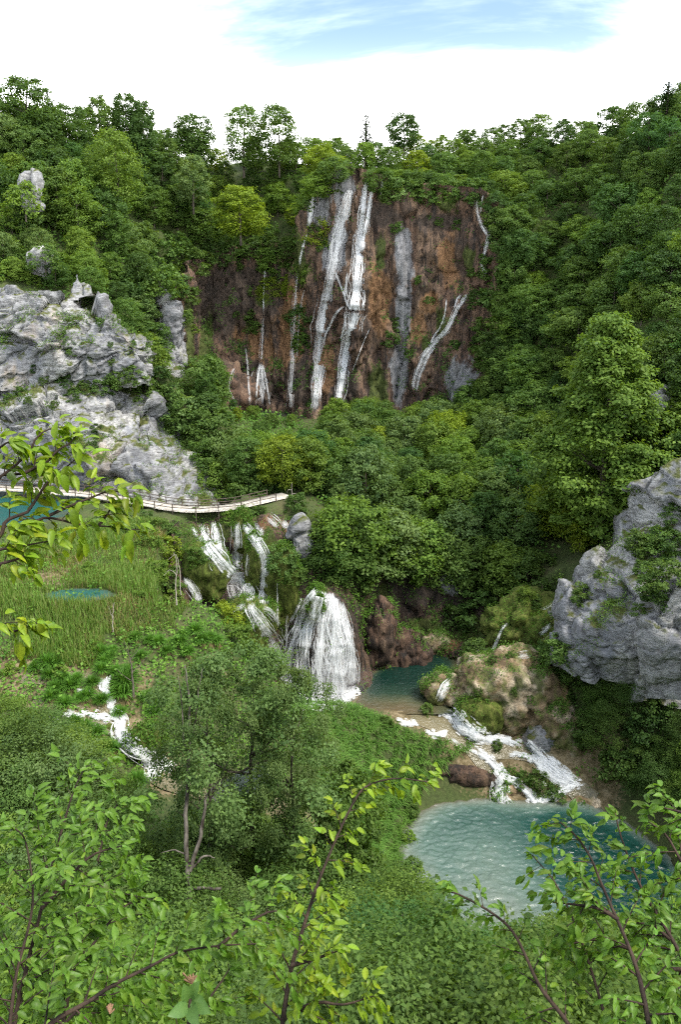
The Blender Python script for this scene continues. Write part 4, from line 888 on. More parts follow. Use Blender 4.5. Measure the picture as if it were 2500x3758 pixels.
# ------------------------------------------------------------------ falling and running water
def cast(px, py):
    o = Vector((0, 0, CAMH)); d = ray(px, py).normalized(); best = None
    for b in BV:
        h = b.ray_cast(o, d)
        if h[0] is not None and (best is None or h[3] < best[1]): best = (h[0], h[3])
    return best[0] if best else None
def z_of(ox, oy, k): return lambda x, y, w_: ((ox + x * k) * .2728, (oy + y * k) * .2728, w_ * k * .2728)
zc = {1: z_of(600, 1750, .574), 2: z_of(600, 550, .4464), 3: z_of(1200, 550, .4464), 4: z_of(1350, 2100, .574), 5: z_of(0, 2000, .574)}
def strands(path, rng, dens=1.0, push=.3, wand=.3, minw=.12, whole=.55, lay=.5):
    """path: list of (px, py, width px) -> verts, quads, flow"""
    L = sum(math.dist(path[i][:2], path[i + 1][:2]) for i in range(len(path) - 1))
    n = max(6, int(L / 1.6)); S = catmull(path, n); pts = []; ww = []
    last = None
    for px, py, wpx in S:
        h = cast(px, py)
        if h is None: h = last if last is not None else PY(px, py, 100)
        last = h; dep = project(h)[2]; pts.append(h); ww.append(max(.15, wpx * dep / FOC))
    P = np.array([tuple(p) for p in pts]); D = np.linalg.norm(P - cam_p, axis=1)
    Ds = D.copy()
    for _ in range(22): Ds = np.convolve(np.pad(Ds, 1, mode='edge'), [.25, .5, .25], 'valid')
    Ds = np.minimum(Ds, D + .05) - push
    U = (P - cam_p) / D[:, None]; P = cam_p + U * Ds[:, None]; ww = np.array(ww)
    T = np.gradient(P, axis=0); T = unit(T); side = unit(np.cross(T, U)); arc = np.r_[0, np.cumsum(np.linalg.norm(np.diff(P, axis=0), axis=1))]
    V = []; Q = []; F = []; off = 0
    nsheet = int(round(2 * lay)); ns = nsheet + max(3, int(dens * (5 + ww.mean() * 9)))
    for i in range(ns):
        if i < nsheet: a, b, lat, wf, amp_ = 0, n - 1, rng.uniform(-.06, .06), 1.45, .97                     # full width sheet
        else:
            full = rng.random() < whole * .6; a = 0 if full else int(rng.uniform(0, .75) * n); b = n - 1 if full else min(n - 1, a + max(4, int(rng.uniform(.15, .55) * n))); lat = rng.normal() * .30; wf = rng.uniform(.05, .20); amp_ = rng.uniform(.8, 1.12)
        if b - a < 3: continue
        k = np.arange(a, b + 1); ph = rng.uniform(0, 99)
        wob = fbm(np.stack([arc[k] * .25 + ph, np.full(len(k), ph), np.zeros(len(k))], 1), 2, .5, i) * wand * ww[k] * (0 if i < nsheet else 1)
        c = P[k] + side[k] * (lat * ww[k] + wob)[:, None] - U[k] * rng.uniform(0, .22)
        hw = np.maximum(ww[k] * wf * .5, minw * .5); fade = np.minimum(1, np.minimum((k - a + .3) / 4.0, (b - k + .3) / 4.0)) * amp_
        cols = ((-1, -.25), (-.55, .45), (0, 1.0), (.55, .45), (1, -.25)) if i < nsheet else ((-1, -.15), (-.5, .75), (0, 1.0), (.5, .75), (1, -.15))
        for s_, al in cols:
            V.append(c + side[k] * (hw * s_)[:, None] - U[k] * .12 * (1 - abs(s_))); F.append(np.stack([ph + hw * s_, arc[k] + ph, fade * al if al > 0 else np.full(len(k), al)], 1))
        m = len(k); r = np.arange(m - 1)
        for s_ in range(4): Q.append(np.stack([off + s_ * m + r, off + (s_ + 1) * m + r, off + (s_ + 1) * m + r + 1, off + s_ * m + r + 1], 1))
        off += 5 * m
    return np.concatenate(V), np.concatenate(Q), np.concatenate(F)
def flakes(path, rng, dens=9.0):
    """broken white water: many small foam patches lying on the bed along the path"""
    L = sum(math.dist(path[i][:2], path[i + 1][:2]) for i in range(len(path) - 1)); n = max(6, int(L / 1.2)); S = catmull(path, n); V = []; Q = []; F = []; off = 0
    for i in range(n):
        px, py, wp = S[i]; t = S[min(i + 1, n - 1)][:2] - S[max(i - 1, 0)][:2]; t = t / (np.linalg.norm(t) + 1e-6)
        for _ in range(max(2, int(dens * wp / 20))):
            u = rng.normal() * .34; qx, qy = px - t[1] * u * wp + rng.normal() * .8, py + t[0] * u * wp * .8 + rng.normal() * .8
            h = cast(qx, qy); h2 = cast(qx + t[0] * 1.5, qy + t[1] * 1.5)
            if h is None or h2 is None: continue
            dep = project(h)[2]; m = dep / FOC; ax = np.array(h2 - h); la = np.linalg.norm(ax)
            if la > 6 * m * 1.5 + .6 or la < 1e-4: continue
            ax = ax / la; vd = np.array(h) - cam_p; vd /= np.linalg.norm(vd); sd = np.cross(ax, vd); sd /= np.linalg.norm(sd) + 1e-9; ln = rng.uniform(1.6, 5.5) * m; wd = rng.uniform(.5, 1.7) * m; c = np.array(h) - vd * rng.uniform(.06, .22) + np.array([0, 0, rng.uniform(0, .3)]); sd = sd + np.array([0, 0, rng.uniform(-.5, .5)]); ph = rng.uniform(0, 99, 2)
            for a_, b_, w_ in ((-1, 0, .0), (-.45, 1, .6), (.45, .8, .6), (1, 0, .1), (.4, -.9, .6), (-.5, -.8, .6)):
                V.append(c + ax * a_ * ln + sd * b_ * wd); F.append((ph[0] + b_ * wd, ph[1] + a_ * ln, w_ + .45))
            Q += [(off, off + 1, off + 2, off + 5), (off + 5, off + 2, off + 3, off + 4)]; off += 6
    return np.array(V), np.array(Q), np.array(F)
WR = np.random.default_rng(77)
def fall(name, label, paths, z, mat='foam_full', cat='waterfall', group=None, **k):
    V = []; Q = []; F = []; o = 0
    for p in paths:
        pp_ = [zc[z](*a) for a in p]
        if mat == 'rapids':
            v, q, f = flakes(pp_, WR, **k); V.append(v); Q.append(q + o); F.append(f); o += len(v); v, q, f = strands(pp_, WR, 1.0, .12, .5, lay=1.0)
        else: v, q, f = strands(pp_, WR, **k)
        V.append(v); Q.append(q + o); F.append(f); o += len(v)
    return link(name, make_mesh(name, np.concatenate(V), np.concatenate(Q), mats=[M[mat]], smooth=True, uv=np.concatenate(F)), label=label, cat=cat, group=group)
fall('waterfall', 'brightest tall white waterfall plunging from the rim of the brown cliff', [
    [(335, 240, 37), (315, 330, 40), (300, 450, 45), (285, 600, 55), (265, 760, 69), (250, 930, 81), (240, 1100, 91), (232, 1250, 103), (228, 1330, 123)],
    [(380, 290, 22), (360, 370, 37), (345, 470, 40), (325, 600, 45), (305, 720, 45), (285, 860, 45)],
    [(240, 1310, 135), (200, 1470, 103), (165, 1620, 82), (140, 1760, 69), (115, 1950, 60), (95, 2100, 55)],
    [(165, 1320, 33), (140, 1460, 28), (110, 1580, 22)]], 3, 'foam_full', dens=2.2, lay=.5)
fall('waterfall', 'broad veil of water left of the brightest tall fall', [
    [(1542, 315, 55), (1525, 390, 94), (1500, 520, 112), (1450, 700, 135), (1400, 940, 112), (1370, 1100, 85), (1340, 1250, 94), (1310, 1400, 103), (1290, 1550, 90), (1275, 1700, 81), (1258, 1900, 78), (1243, 2180, 73)]], 2, 'veil', dens=1.6, lay=1.0)
fall('waterfall', 'thin white forked streams crossing between the two tall falls', [
    [(1395, 960, 12), (1440, 1080, 16), (1480, 1180, 18), (1512, 1270, 20), (1560, 1330, 26)], [(1515, 980, 22), (1500, 1130, 36), (1492, 1230, 26)],
    [(1500, 1270, 22), (1420, 1340, 20), (1370, 1440, 20), (1330, 1530, 18), (1318, 1640, 14)], [(1350, 1230, 60), (1320, 1380, 60), (1295, 1540, 50)], [(1320, 1740, 50), (1280, 1900, 60), (1250, 2080, 60)]], 2)
fall('waterfall', 'slender fall dropping from the left shoulder of the tall cliff', [
    [(1245, 350, 16), (1222, 440, 50), (1205, 560, 56), (1198, 650, 44)], [(1190, 670, 30), (1160, 750, 34), (1132, 860, 26), (1115, 960, 20)]], 2)
fall('waterfall', 'long grey veil of water below the slender shoulder fall', [
    [(1110, 980, 22), (1095, 1080, 24), (1082, 1250, 40), (1075, 1400, 46), (1068, 1560, 50), (1060, 1750, 52), (1050, 1950, 56), (1045, 2150, 60)], [(1168, 1125, 10), (1140, 1220, 24), (1122, 1340, 30), (1108, 1500, 30), (1095, 1750, 26)]], 2, 'veil')
fall('waterfall', 'thin trickle that fans out over a tufa cone on the left of the cliff', [
    [(835, 955, 16), (830, 1060, 12), (822, 1200, 12), (825, 1350, 14)], [(803, 1735, 26), (780, 1850, 22), (768, 1980, 18), (764, 2115, 22)], [(810, 1735, 26), (835, 1840, 20), (862, 1990, 16), (880, 2118, 16)], [(806, 1740, 20), (815, 1880, 14), (845, 2000, 12)]], 2)
fall('waterfall', 'grey veil falling onto the tufa cone on the left of the cliff', [[(822, 1340, 20), (818, 1500, 34), (812, 1650, 40), (806, 1745, 44)], [(808, 1745, 40), (812, 1900, 110), (820, 2110, 130)]], 2, 'veil')
fall('waterfall', 'hair thin fall left of the tufa cone at the dark pool', [[(672, 1600, 10), (690, 1750, 12), (700, 1900, 12), (715, 2130, 14)]], 2)
fall('waterfall', 'curved trickle, leftmost of the falls into the dark pool', [[(600, 1780, 30), (562, 1830, 34), (540, 1960, 26), (575, 2040, 18), (610, 2125, 16)]], 2, 'veil')
fall('waterfall', 'forked white fall at the top right end of the brown cliff', [
    [(1245, 350, 30), (1235, 450, 26), (1250, 560, 26), (1290, 650, 32), (1328, 712, 36)], [(1290, 345, 20), (1270, 450, 22), (1265, 540, 18)], [(1392, 510, 22), (1375, 590, 28), (1345, 680, 34), (1325, 720, 36), (1310, 800, 38), (1285, 880, 34), (1275, 950, 36), (1300, 1000, 40), (1295, 1042, 34)]], 3, 'foam_full')
fall('waterfall', 'long slanting white fall at the lower right of the brown cliff', [
    [(1165, 1165, 24), (1120, 1240, 34), (1070, 1310, 40), (1030, 1400, 46), (990, 1480, 50), (930, 1540, 50), (880, 1600, 54), (830, 1650, 50), (790, 1710, 44), (750, 1800, 36), (722, 1890, 30), (705, 1990, 26)], [(1110, 1165, 24), (1070, 1240, 30), (1045, 1340, 30)],
    [(985, 1200, 10), (975, 1320, 16), (940, 1440, 20), (880, 1530, 20), (845, 1610, 20)], [(900, 1600, 20), (840, 1680, 24), (790, 1790, 26), (752, 1890, 22), (735, 1995, 20)]], 3, 'foam_full', dens=1.2)
fall('waterfall', 'short trickle at the rim right of the brightest tall fall', [[(465, 215, 16), (455, 320, 18), (445, 400, 14)]], 3)
fall('waterfall', 'very thin diagonal trickle right of the tall fall', [[(360, 1450, 5), (310, 1560, 6), (255, 1700, 6), (195, 1850, 5)]], 3)
fall('waterfall', 'broad slanting white fall under the left half of the boardwalk', [
    [(250, 285, 78), (258, 370, 91), (280, 440, 98), (335, 510, 109), (395, 575, 117), (455, 625, 111), (510, 670, 104), (545, 730, 96), (560, 800, 91)], [(318, 268, 44), (330, 340, 62), (352, 430, 67), (378, 510, 57)], [(180, 300, 39), (200, 345, 44), (230, 390, 39)],
    [(545, 790, 65), (590, 870, 91), (640, 960, 101), (690, 1050, 104), (740, 1130, 104), (775, 1200, 98), (805, 1280, 91)], [(540, 800, 52), (480, 840, 49), (420, 895, 46)], [(620, 830, 39), (680, 850, 44), (722, 900, 44), (742, 965, 44)]], 1, 'foam_full', dens=1.15)
fall('waterfall', 'thin water veil over the dark hollow below the slanting fall', [[(440, 610, 110), (450, 700, 130), (455, 800, 120)]], 1, 'veil')
fall('waterfall', 'narrow straight fall between mossy ribs under the boardwalk', [[(466, 275, 33), (470, 380, 52), (468, 480, 57), (478, 600, 57)], [(540, 470, 15), (532, 560, 20), (528, 650, 18)]], 1, 'foam_full')
fall('waterfall', 'tall curving white fall in the middle under the boardwalk', [
    [(498, 285, 44), (550, 350, 62), (592, 415, 67), (632, 485, 72), (652, 555, 70), (645, 640, 65), (635, 740, 59), (625, 830, 65)], [(645, 305, 52), (612, 380, 62), (602, 440, 57)], [(650, 245, 52), (700, 290, 59), (745, 335, 52)], [(580, 270, 31), (600, 320, 39), (640, 340, 31)]], 1, 'foam_full', dens=1.1)
fall('waterfall', 'short white falls at the far right end of the boardwalk', [[(750, 255, 46), (780, 300, 52), (800, 345, 33)], [(905, 380, 31), (940, 440, 46), (965, 470, 31)], [(985, 480, 31), (1030, 530, 36), (1050, 575, 31)]], 1, 'foam_full')
fall('waterfall', 'thread of water on the mossy curtain right of the curving fall', [[(730, 640, 10), (728, 760, 16), (730, 900, 22), (735, 970, 22)], [(795, 860, 20), (785, 960, 26), (790, 1100, 30)]], 1, 'veil')
fall('waterfall', 'small white fall emerging from the green bank on the left', [[(125, 630, 50), (170, 690, 66), (210, 750, 66), (245, 810, 60)]], 1, 'foam_full')
fall('waterfall', 'broad bell shaped waterfall dropping into the upper pool', [
    [(990, 705, 40), (930, 790, 60), (885, 900, 70), (845, 1020, 76), (815, 1130, 80), (800, 1240, 80)], [(1005, 710, 60), (960, 880, 80), (925, 1000, 100), (905, 1150, 110), (920, 1400, 120)], [(1030, 715, 70), (1022, 850, 100), (1012, 1000, 120), (1000, 1200, 130), (990, 1440, 130)],
    [(1060, 725, 70), (1085, 900, 110), (1090, 1100, 120), (1082, 1440, 130)], [(1095, 745, 60), (1130, 950, 90), (1146, 1150, 100), (1150, 1420, 110)], [(1125, 780, 40), (1168, 960, 60), (1190, 1100, 70), (1195, 1350, 80)], [(1140, 800, 30), (1185, 980, 40), (1215, 1150, 44), (1225, 1330, 50)], [(880, 760, 16), (872, 810, 20), (800, 960, 20)]], 1, dens=1.3, push=.5, wand=.5, whole=.3, lay=.5, minw=.07)
fall('foam_patch', 'white foam where the bell shaped waterfall meets the upper pool', [[(870, 1430, 50), (960, 1450, 80), (1060, 1450, 90), (1160, 1410, 80), (1250, 1370, 40)], [(760, 1270, 40), (820, 1330, 60), (880, 1400, 60), (920, 1440, 50)]], 1, 'rapids', 'foam')
fall('cascade', 'upper cascade running left around the mossy hump by the crag', [[(910, 300, 32), (860, 355, 29), (830, 420, 29), (805, 480, 32), (790, 515, 36)], [(1205, 165, 14), (1160, 220, 18), (1090, 245, 14)], [(790, 490, 29), (730, 495, 29), (670, 520, 27)]], 4, 'foam', 'cascade')
fall('cascade', 'short cascade between the mossy hump and the grey crag', [[(1185, 315, 36), (1140, 365, 40), (1085, 412, 30)], [(1055, 515, 36), (1000, 530, 40), (935, 535, 24)]], 4, 'foam_full', 'cascade')
fall('cascade', 'small cascade at the left edge of the big tufa block', [[(545, 675, 60), (495, 720, 70), (470, 780, 64), (450, 830, 50)]], 4, 'foam_full', 'cascade')
fall('rapids', 'white rapids curving round the foot of the mossy overhang', [[(500, 880, 50), (560, 925, 64), (615, 990, 84), (700, 1045, 80), (800, 1065, 62), (880, 1068, 50), (965, 1098, 24)], [(460, 905, 24), (520, 890, 40), (570, 905, 30)], [(215, 960, 20), (255, 965, 30), (310, 970, 20)], [(385, 1025, 20), (450, 1035, 34), (500, 1028, 24)]], 4, 'rapids', 'rapids')
fall('rapids', 'left white stream running down into the lower pool', [[(675, 1140, 36), (760, 1185, 46), (820, 1245, 56), (870, 1310, 60), (940, 1340, 46), (1000, 1390, 40), (1050, 1440, 44), (1085, 1500, 50)], [(855, 1310, 60), (848, 1400, 80), (862, 1480, 80), (910, 1505, 50)]], 4, 'rapids', 'rapids')
fall('rapids', 'right white stream widening before the lower pool', [[(1030, 1085, 24), (1090, 1160, 50), (1140, 1210, 70), (1200, 1260, 84), (1270, 1310, 70), (1330, 1350, 40)], [(1060, 1185, 40), (1130, 1265, 60), (1210, 1325, 66), (1310, 1345, 50)], [(1355, 1355, 30), (1250, 1390, 50), (1170, 1440, 60), (1090, 1480, 66), (1060, 1535, 40)], [(930, 1165, 20), (1010, 1175, 26), (1065, 1205, 26)]], 4, 'rapids', 'rapids')
fall('rapids', 'small white runnel left of the brook', [[(415, 1082, 22), (480, 1088, 33), (545, 1072, 22)], [(455, 1200, 19), (520, 1212, 25)], [(510, 940, 9), (565, 942, 10)], [(315, 1115, 18), (350, 1120, 15)]], 5, 'rapids', 'rapids')
fall('rapids', 'main white rapids of the brook above its pool', [[(690, 850, 33), (664, 900, 45), (690, 960, 37), (704, 1010, 34), (730, 1060, 37), (780, 1112, 60), (762, 1190, 82), (795, 1250, 82), (850, 1300, 82), (920, 1340, 82), (1000, 1385, 90), (1100, 1430, 75)], [(890, 1320, 52), (960, 1400, 75), (970, 1490, 60)], [(560, 1085, 22), (640, 1095, 30), (740, 1120, 37)]], 5, 'rapids', 'rapids')
def pfall(label, paths, name='waterfall', mat='foam', **k):
    V = []; Q = []; F = []; o = 0
    for p in paths:
        v, q, f = strands(p, WR, **k); V.append(v); Q.append(q + o); F.append(f); o += len(v)
    return link(name, make_mesh(name, np.concatenate(V), np.concatenate(Q), mats=[M[mat]], smooth=True, uv=np.concatenate(F)), label=label, cat='waterfall')
pfall('white step of the brook glimpsed right of the leafy maple', [[(312, 822, 7), (322, 832, 12), (330, 842, 10)], [(318, 846, 10), (327, 850, 12)]])
pfall('small fall over the mound edge into the lower pool', [[(372, 836, 8), (380, 850, 12), (384, 862, 8)], [(332, 836, 5), (334, 846, 6)]])
def mist(label, px, py, y, s):
    me = rock_mesh('spray_mist', PY(px, py, y), s, M['mist'], lambda p, a, b: fbm(p * .3, 3, .5, b) * a, .5, 7, 3); link('spray_mist', me, label=label, cat='mist', kind='stuff')
mist('fine spray at the foot of the bell shaped waterfall', 332, 690, 97.5, (8.5, 4, 5.5))
#PART6
# ------------------------------------------------------------------ boardwalk
BW = [(-84, 133.2), (-57.5, 129.3), (-43.9, 126.4), (-37, 124.0), (-31.1, 121.3), (-27, 119.2), (-23.2, 118.0), (-18.5, 118.6), (-15.2, 120.2), (-12.6, 122.6), (-10.0, 124.6), (-8.0, 126.4)]
bwp = catmull([(a, b, 0) for a, b in BW], 400)[:, :2]; s_ = np.r_[0, np.cumsum(np.linalg.norm(np.diff(bwp, axis=0), axis=1))]
def bw_at(s): return np.array([np.interp(s, s_, bwp[:, 0]), np.interp(s, s_, bwp[:, 1])])
bw = empty('boardwalk', (bw_at(40)[0], bw_at(40)[1], 0), 0, 'pale plank boardwalk with rustic railings curving along the cliff foot', 'boardwalk')
BWO = np.array([bw_at(40)[0], bw_at(40)[1], 0])
def box_v(c, ax, ay, az):
    c, ax, ay, az = map(np.asarray, (c, ax, ay, az))
    v = [c + ax * i + ay * j + az * k for i in (-.5, .5) for j in (-.5, .5) for k in (-.5, .5)]
    return np.array(v), np.array([(0, 1, 3, 2), (4, 6, 7, 5), (0, 4, 5, 1), (2, 3, 7, 6), (0, 2, 6, 4), (1, 5, 7, 3)])
BZ = .95; s = 0.0; total = s_[-1]; sec = 3.2; brg = np.random.default_rng(3)
railpts = {-1: [], 1: []}
while s + sec < total:
    parts = []; t0 = bw_at(s); dz = brg.uniform(-.05, .05)
    for q in np.arange(s, s + sec - .06, .2):
        p = bw_at(q + .09); d = bw_at(q + .19) - bw_at(q - .01); d /= np.linalg.norm(d); n = np.array([-d[1], d[0]])
        wj = 2.9 + brg.uniform(-.12, .12)
        parts.append(box_v(np.array([p[0], p[1], BZ + dz + brg.uniform(-.012, .012)]) - BWO, np.array([d[0], d[1], 0]) * .175, np.array([n[0], n[1], 0]) * wj, (0, 0, .055)))
    v, q_ = join(parts); link('deck_section', make_mesh('deck_section', v, q_, mats=[M['wood']]), bw, kind='stuff')
    p = bw_at(s + .1); d = bw_at(s + .3) - bw_at(s); d /= np.linalg.norm(d); n = np.array([-d[1], d[0]])
    pe = bw_at(s + sec); m_ = (p + pe) / 2; dd = pe - p
    for sd in (-1, 1):
        v, q_ = box_v(np.array([m_[0] + n[0] * sd * .8, m_[1] + n[1] * sd * .8, BZ - .16]) - BWO, np.array([dd[0], dd[1], 0]), np.array([n[0], n[1], 0]) * .14, (0, 0, .2))
        link('beam', make_mesh('beam', v, q_, mats=[M['wood_dark']]), bw)
        b = np.array([p[0] + n[0] * sd * 1.35, p[1] + n[1] * sd * 1.35, BZ]) - BWO
        v, q_ = tube([b + (0, 0, -1.7), b + (0, 0, .4), b + (brg.uniform(-.05, .05), 0, 1.12)], [.10, .09, .08], 6)
        link('post', make_mesh('post', v, q_, mats=[M['wood_dark']]), bw)
        railpts[sd].append(b + (0, 0, 1.05))
    s += sec
for sd in (-1, 1):
    pts = [Vector(p) + Vector((0, 0, brg.uniform(-.06, .06))) for p in railpts[sd]]
    for dz in (0, -.5):
        v, q_ = tube([p + Vector((0, 0, dz)) for p in pts], [.06] * len(pts), 5); link('rail', make_mesh('rail', v, q_, mats=[M['wood_dark']], smooth=True), bw)

# ------------------------------------------------------------------ reeds, tussocks, ground plants
def blades(base, length, width, lean, rng, curve=.35):
    """one three-quad curved blade per base; lean (N,3) horizontal-ish direction"""
    N = len(base); L = np.broadcast_to(length, (N,))[:, None]; up = np.array([0, 0, 1.0]); side = unit(np.cross(lean + 1e-6, up)) + 0
    w_ = np.broadcast_to(width, (N,))[:, None]; rows = []
    for f, ww in ((0, 1.0), (.4, .95), (.75, .7), (1.0, .12)):
        p = base + up * L * (f - curve * f * f * np.linalg.norm(lean, axis=1, keepdims=True)) + lean * L * (f ** 1.6)
        rows += [p - side * w_ * ww * .5, p + side * w_ * ww * .5]
    V = np.stack(rows, 1).reshape(-1, 3); b = np.arange(N)[:, None] * 8
    Q = np.concatenate([b + np.array([[0, 1, 3, 2]]), b + np.array([[2, 3, 5, 4]]), b + np.array([[4, 5, 7, 6]])])
    return V, Q
rr = np.random.default_rng(21)
REED = [(-66, 104), (-58, 104), (-46, 105), (-39.5, 109), (-36, 115), (-29, 114), (-21, 111), (-18.5, 103), (-17, 94), (-19, 86), (-24, 82), (-30, 79.5), (-40, 78), (-56, 79), (-66, 88)]
POND = [(-37, 88.6), (-33, 91.4), (-28.5, 91.2), (-26.2, 89.2), (-28.5, 87.2), (-33.5, 87)]
def reed_bed(name, n, length, tints, col_, label, clump=.25, lean=.25, seed=0, width=.05):
    r = np.random.default_rng(seed); P = np.array(REED); c = r.uniform(P.min(0), P.max(0), (n, 2)); jx = fbm(np.stack([c[:, 0] * .25, c[:, 1] * .25, c[:, 0] * 0], 1), 3, .5, 8) * 7; m = inpoly(c[:, 0] + jx * .5, c[:, 1] + jx, REED) & ~inpoly(c[:, 0], c[:, 1], POND); c = c[m]
    nz = fbm(np.stack([c[:, 0] * .16, c[:, 1] * .16, np.full(len(c), seed)], 1), 3, .5, seed + 40); keep = nz > r.uniform(-.5, .25, len(c)) + clump - .25; c = c[keep]; nz = nz[keep]
    b = np.stack([c[:, 0], c[:, 1], hz(c[:, 0], c[:, 1]) - .1], 1); a = r.uniform(0, 6.28, len(b)); le = np.stack([np.cos(a), np.sin(a), np.zeros(len(b))], 1) * (r.uniform(.05, lean, len(b)))[:, None]
    V, Q = blades(b, r.uniform(*length, len(b)) * (1 + .7 * nz), width * r.uniform(.7, 1.4, len(b)), le, r)
    t = np.clip(r.uniform(*tints, len(b)), 0, 1); o = link(name, make_mesh(name, V, Q, mats=[M['reed']], tint=np.repeat(t, 8)), kind='stuff', label=label, cat='reeds'); o.color = (*col_, 1); return o
reed_bed('reeds', 100000, (.6, 1.5), (.55, 1.0), (1.15, 1.15, 1.1), 'green reeds of the reed bed beside the lake', .1, .45, 1, .075)
reed_bed('dry_reeds', 50000, (.5, 1.2), (.0, .45), (1.05, 1.0, 1.0), 'dry straw coloured stems among the reeds', .45, .9, 2, .06)
# leafy plants on the shelf
SHELF = [(-48, 79), (-30, 80), (-19, 86), (-17, 95), (-13, 96), (-8, 92), (-5, 88), (-3, 80), (-6, 76), (-10, 74), (-17, 73), (-22, 75), (-30, 72), (-48, 70)]
LOWBANK = [(-48, 70), (-30, 72), (-22, 75), (-17, 73), (-17, 69), (-20, 67), (-18, 62), (-40, 58)]
CASC = [(13, 97), (16, 101), (20, 106), (27, 106), (33, 101), (36, 93), (38, 86), (34, 88), (29, 90.5), (25, 90), (21, 90.5), (17, 93)]
MOUND = [(-7, 94), (-1, 96.5), (4, 95.5), (8, 93), (13, 93), (17, 93.5), (14, 91), (10.5, 88.8), (7, 85.5), (5, 81), (4.4, 76), (2, 74), (-3, 79), (-6, 86)]
BRK = catmull([(-25.5, 76.5, 0), (-24.5, 75.3, 0), (-22.8, 73.6, 0), (-20.5, 72.4, 0), (-18.6, 71.2, 0), (-16.5, 70.2, 0), (-13, 70.3, 0), (-9, 71.5, 0)], 60)[:, :2]
def brook_dist(X, Y): return np.sqrt(((X[:, None] - BRK[None, :, 0]) ** 2 + (Y[:, None] - BRK[None, :, 1]) ** 2).min(1))
def cover(poly, sp, label, col_, per=12, h=(.2, .9), size=.3, spread=.5, seed=0, name='leafy_plants', tint=(0, 1), thin=0.0):
    r = np.random.default_rng(seed); X, Y = scatter(poly, sp, r); nz = fbm(np.stack([X * .3, Y * .3, np.full(len(X), seed)], 1), 3, .5, seed); k = (nz > thin - .35) & (brook_dist(X, Y) > 1.5); X, Y, nz = X[k], Y[k], nz[k]
    u = cover_mesh(name, np.stack([X, Y, hz(X, Y)], 1), r.uniform(*h, len(X)) * (1 + nz), size, r, per, spread, tint=tint, aspect=.85)
    o = link(name, u, kind='stuff', label=label, cat='plants'); o.color = (*col_, 1); return o
cover(SHELF, .85, 'broad leaved ground plants on the green shelf', (1.15, 1.2, .9), 14, (.1, .9), .30, .4, 4, thin=-.1)
cover(LOWBANK, .85, 'broad leaved ground plants along the brook', (1.05, 1.1, .85), 12, (.1, .8), .26, .4, 5, thin=-.1)
cover(REED, 2.1, 'leafy clumps scattered through the reed bed', (1.05, 1.1, .8), 20, (.5, 1.6), .28, .5, 44, thin=.22)
cover(CASC, 1.0, 'low plants on the tufa around the cascades', (.95, 1.0, .8), 12, (.1, .5), .24, .35, 45, thin=.38)
def tufts(poly, sp, label, col_, per=26, L=(.5, 1.0), w_=.06, seed=0, downhill=.9, name='hanging_grass'):
    r = np.random.default_rng(seed); X, Y = scatter(poly, sp, r); Z = hz(X, Y)
    g = np.stack([-(hz(X + .7, Y) - hz(X - .7, Y)), -(hz(X, Y + .7) - hz(X, Y - .7)), np.zeros(len(X))], 1) / 1.4; g = g / (1 + np.linalg.norm(g, axis=1, keepdims=True))
    b = np.repeat(np.stack([X, Y, Z - .1], 1), per, 0) + r.normal(size=(len(X) * per, 3)) * np.array([.22, .22, .05]); a = r.uniform(0, 6.28, len(b)); le = np.stack([np.cos(a), np.sin(a), np.zeros(len(b))], 1) * r.uniform(.3, .9, (len(b), 1)) + np.repeat(g, per, 0) * downhill
    V, Q = blades(b, r.uniform(*L, len(b)), w_, le, r, .75); t = np.clip(np.repeat(r.uniform(.2, 1, len(X)), per) + r.uniform(-.25, .25, len(b)), 0, 1)
    o = link(name, make_mesh(name, V, Q, mats=[M['cover']], tint=np.repeat(t, 8)), kind='stuff', label=label, cat='grass'); o.color = (*col_, 1); return o
tufts(MOUND, .8, 'drooping grass tufts covering the mound above the lower pool', (1.0, 1.05, 1.0), 30, (.6, 1.2), .085, 6, 1.1)
cover(MOUND, 1.5, 'small leafy plants on the grassy mound', (1.0, 1.0, .9), 8, (.1, .5), .25, .4, 7)
STRIP = [(1, 65), (1.5, 76), (3, 82), (7, 88.5), (11, 91.2), (9.5, 87.8), (7.4, 83), (6.4, 77), (6.8, 71), (9, 66)]
tufts(STRIP, .75, 'grass tufts along the left shore of the lower pool', (.95, 1.0, .9), 26, (.5, 1.0), .08, 16, 1.0)
RBANK = [(28.5, 100), (36, 96), (44, 91), (56, 86), (66, 80), (56, 66), (44, 66), (40, 76), (38, 84), (34, 89.5), (31, 93.5)]
cover(RBANK, .8, 'leafy undergrowth on the bank below the grey crag', (.75, .85, .75), 12, (.2, 1.4), .34, .5, 8)
NEARSLOPE = [(-45, 16), (-50, 60), (-30, 70), (-14, 64), (0, 66), (8, 66), (20, 62), (40, 64), (62, 62), (50, 16)]
cover(NEARSLOPE, 1.25, 'leafy undergrowth on the hillside below the viewpoint', (.65, .75, .6), 12, (.2, 1.6), .26, .6, 9)
def tussock_mesh(seed):
    r = np.random.default_rng(seed); n = 420; a = r.uniform(0, 6.28, n); b = np.stack([np.cos(a), np.sin(a), np.zeros(n)], 1) * r.uniform(0, .22, (n, 1)); le = np.stack([np.cos(a), np.sin(a), np.zeros(n)], 1) * r.uniform(.15, 1.0, (n, 1))
    V, Q = blades(b, r.uniform(.5, .95, n), .04, le, r, .8); return make_mesh('blades', V, Q, mats=[M['cover']], tint=np.repeat(r.uniform(0, .9, n), 8))
TUS = [tussock_mesh(i) for i in range(4)]
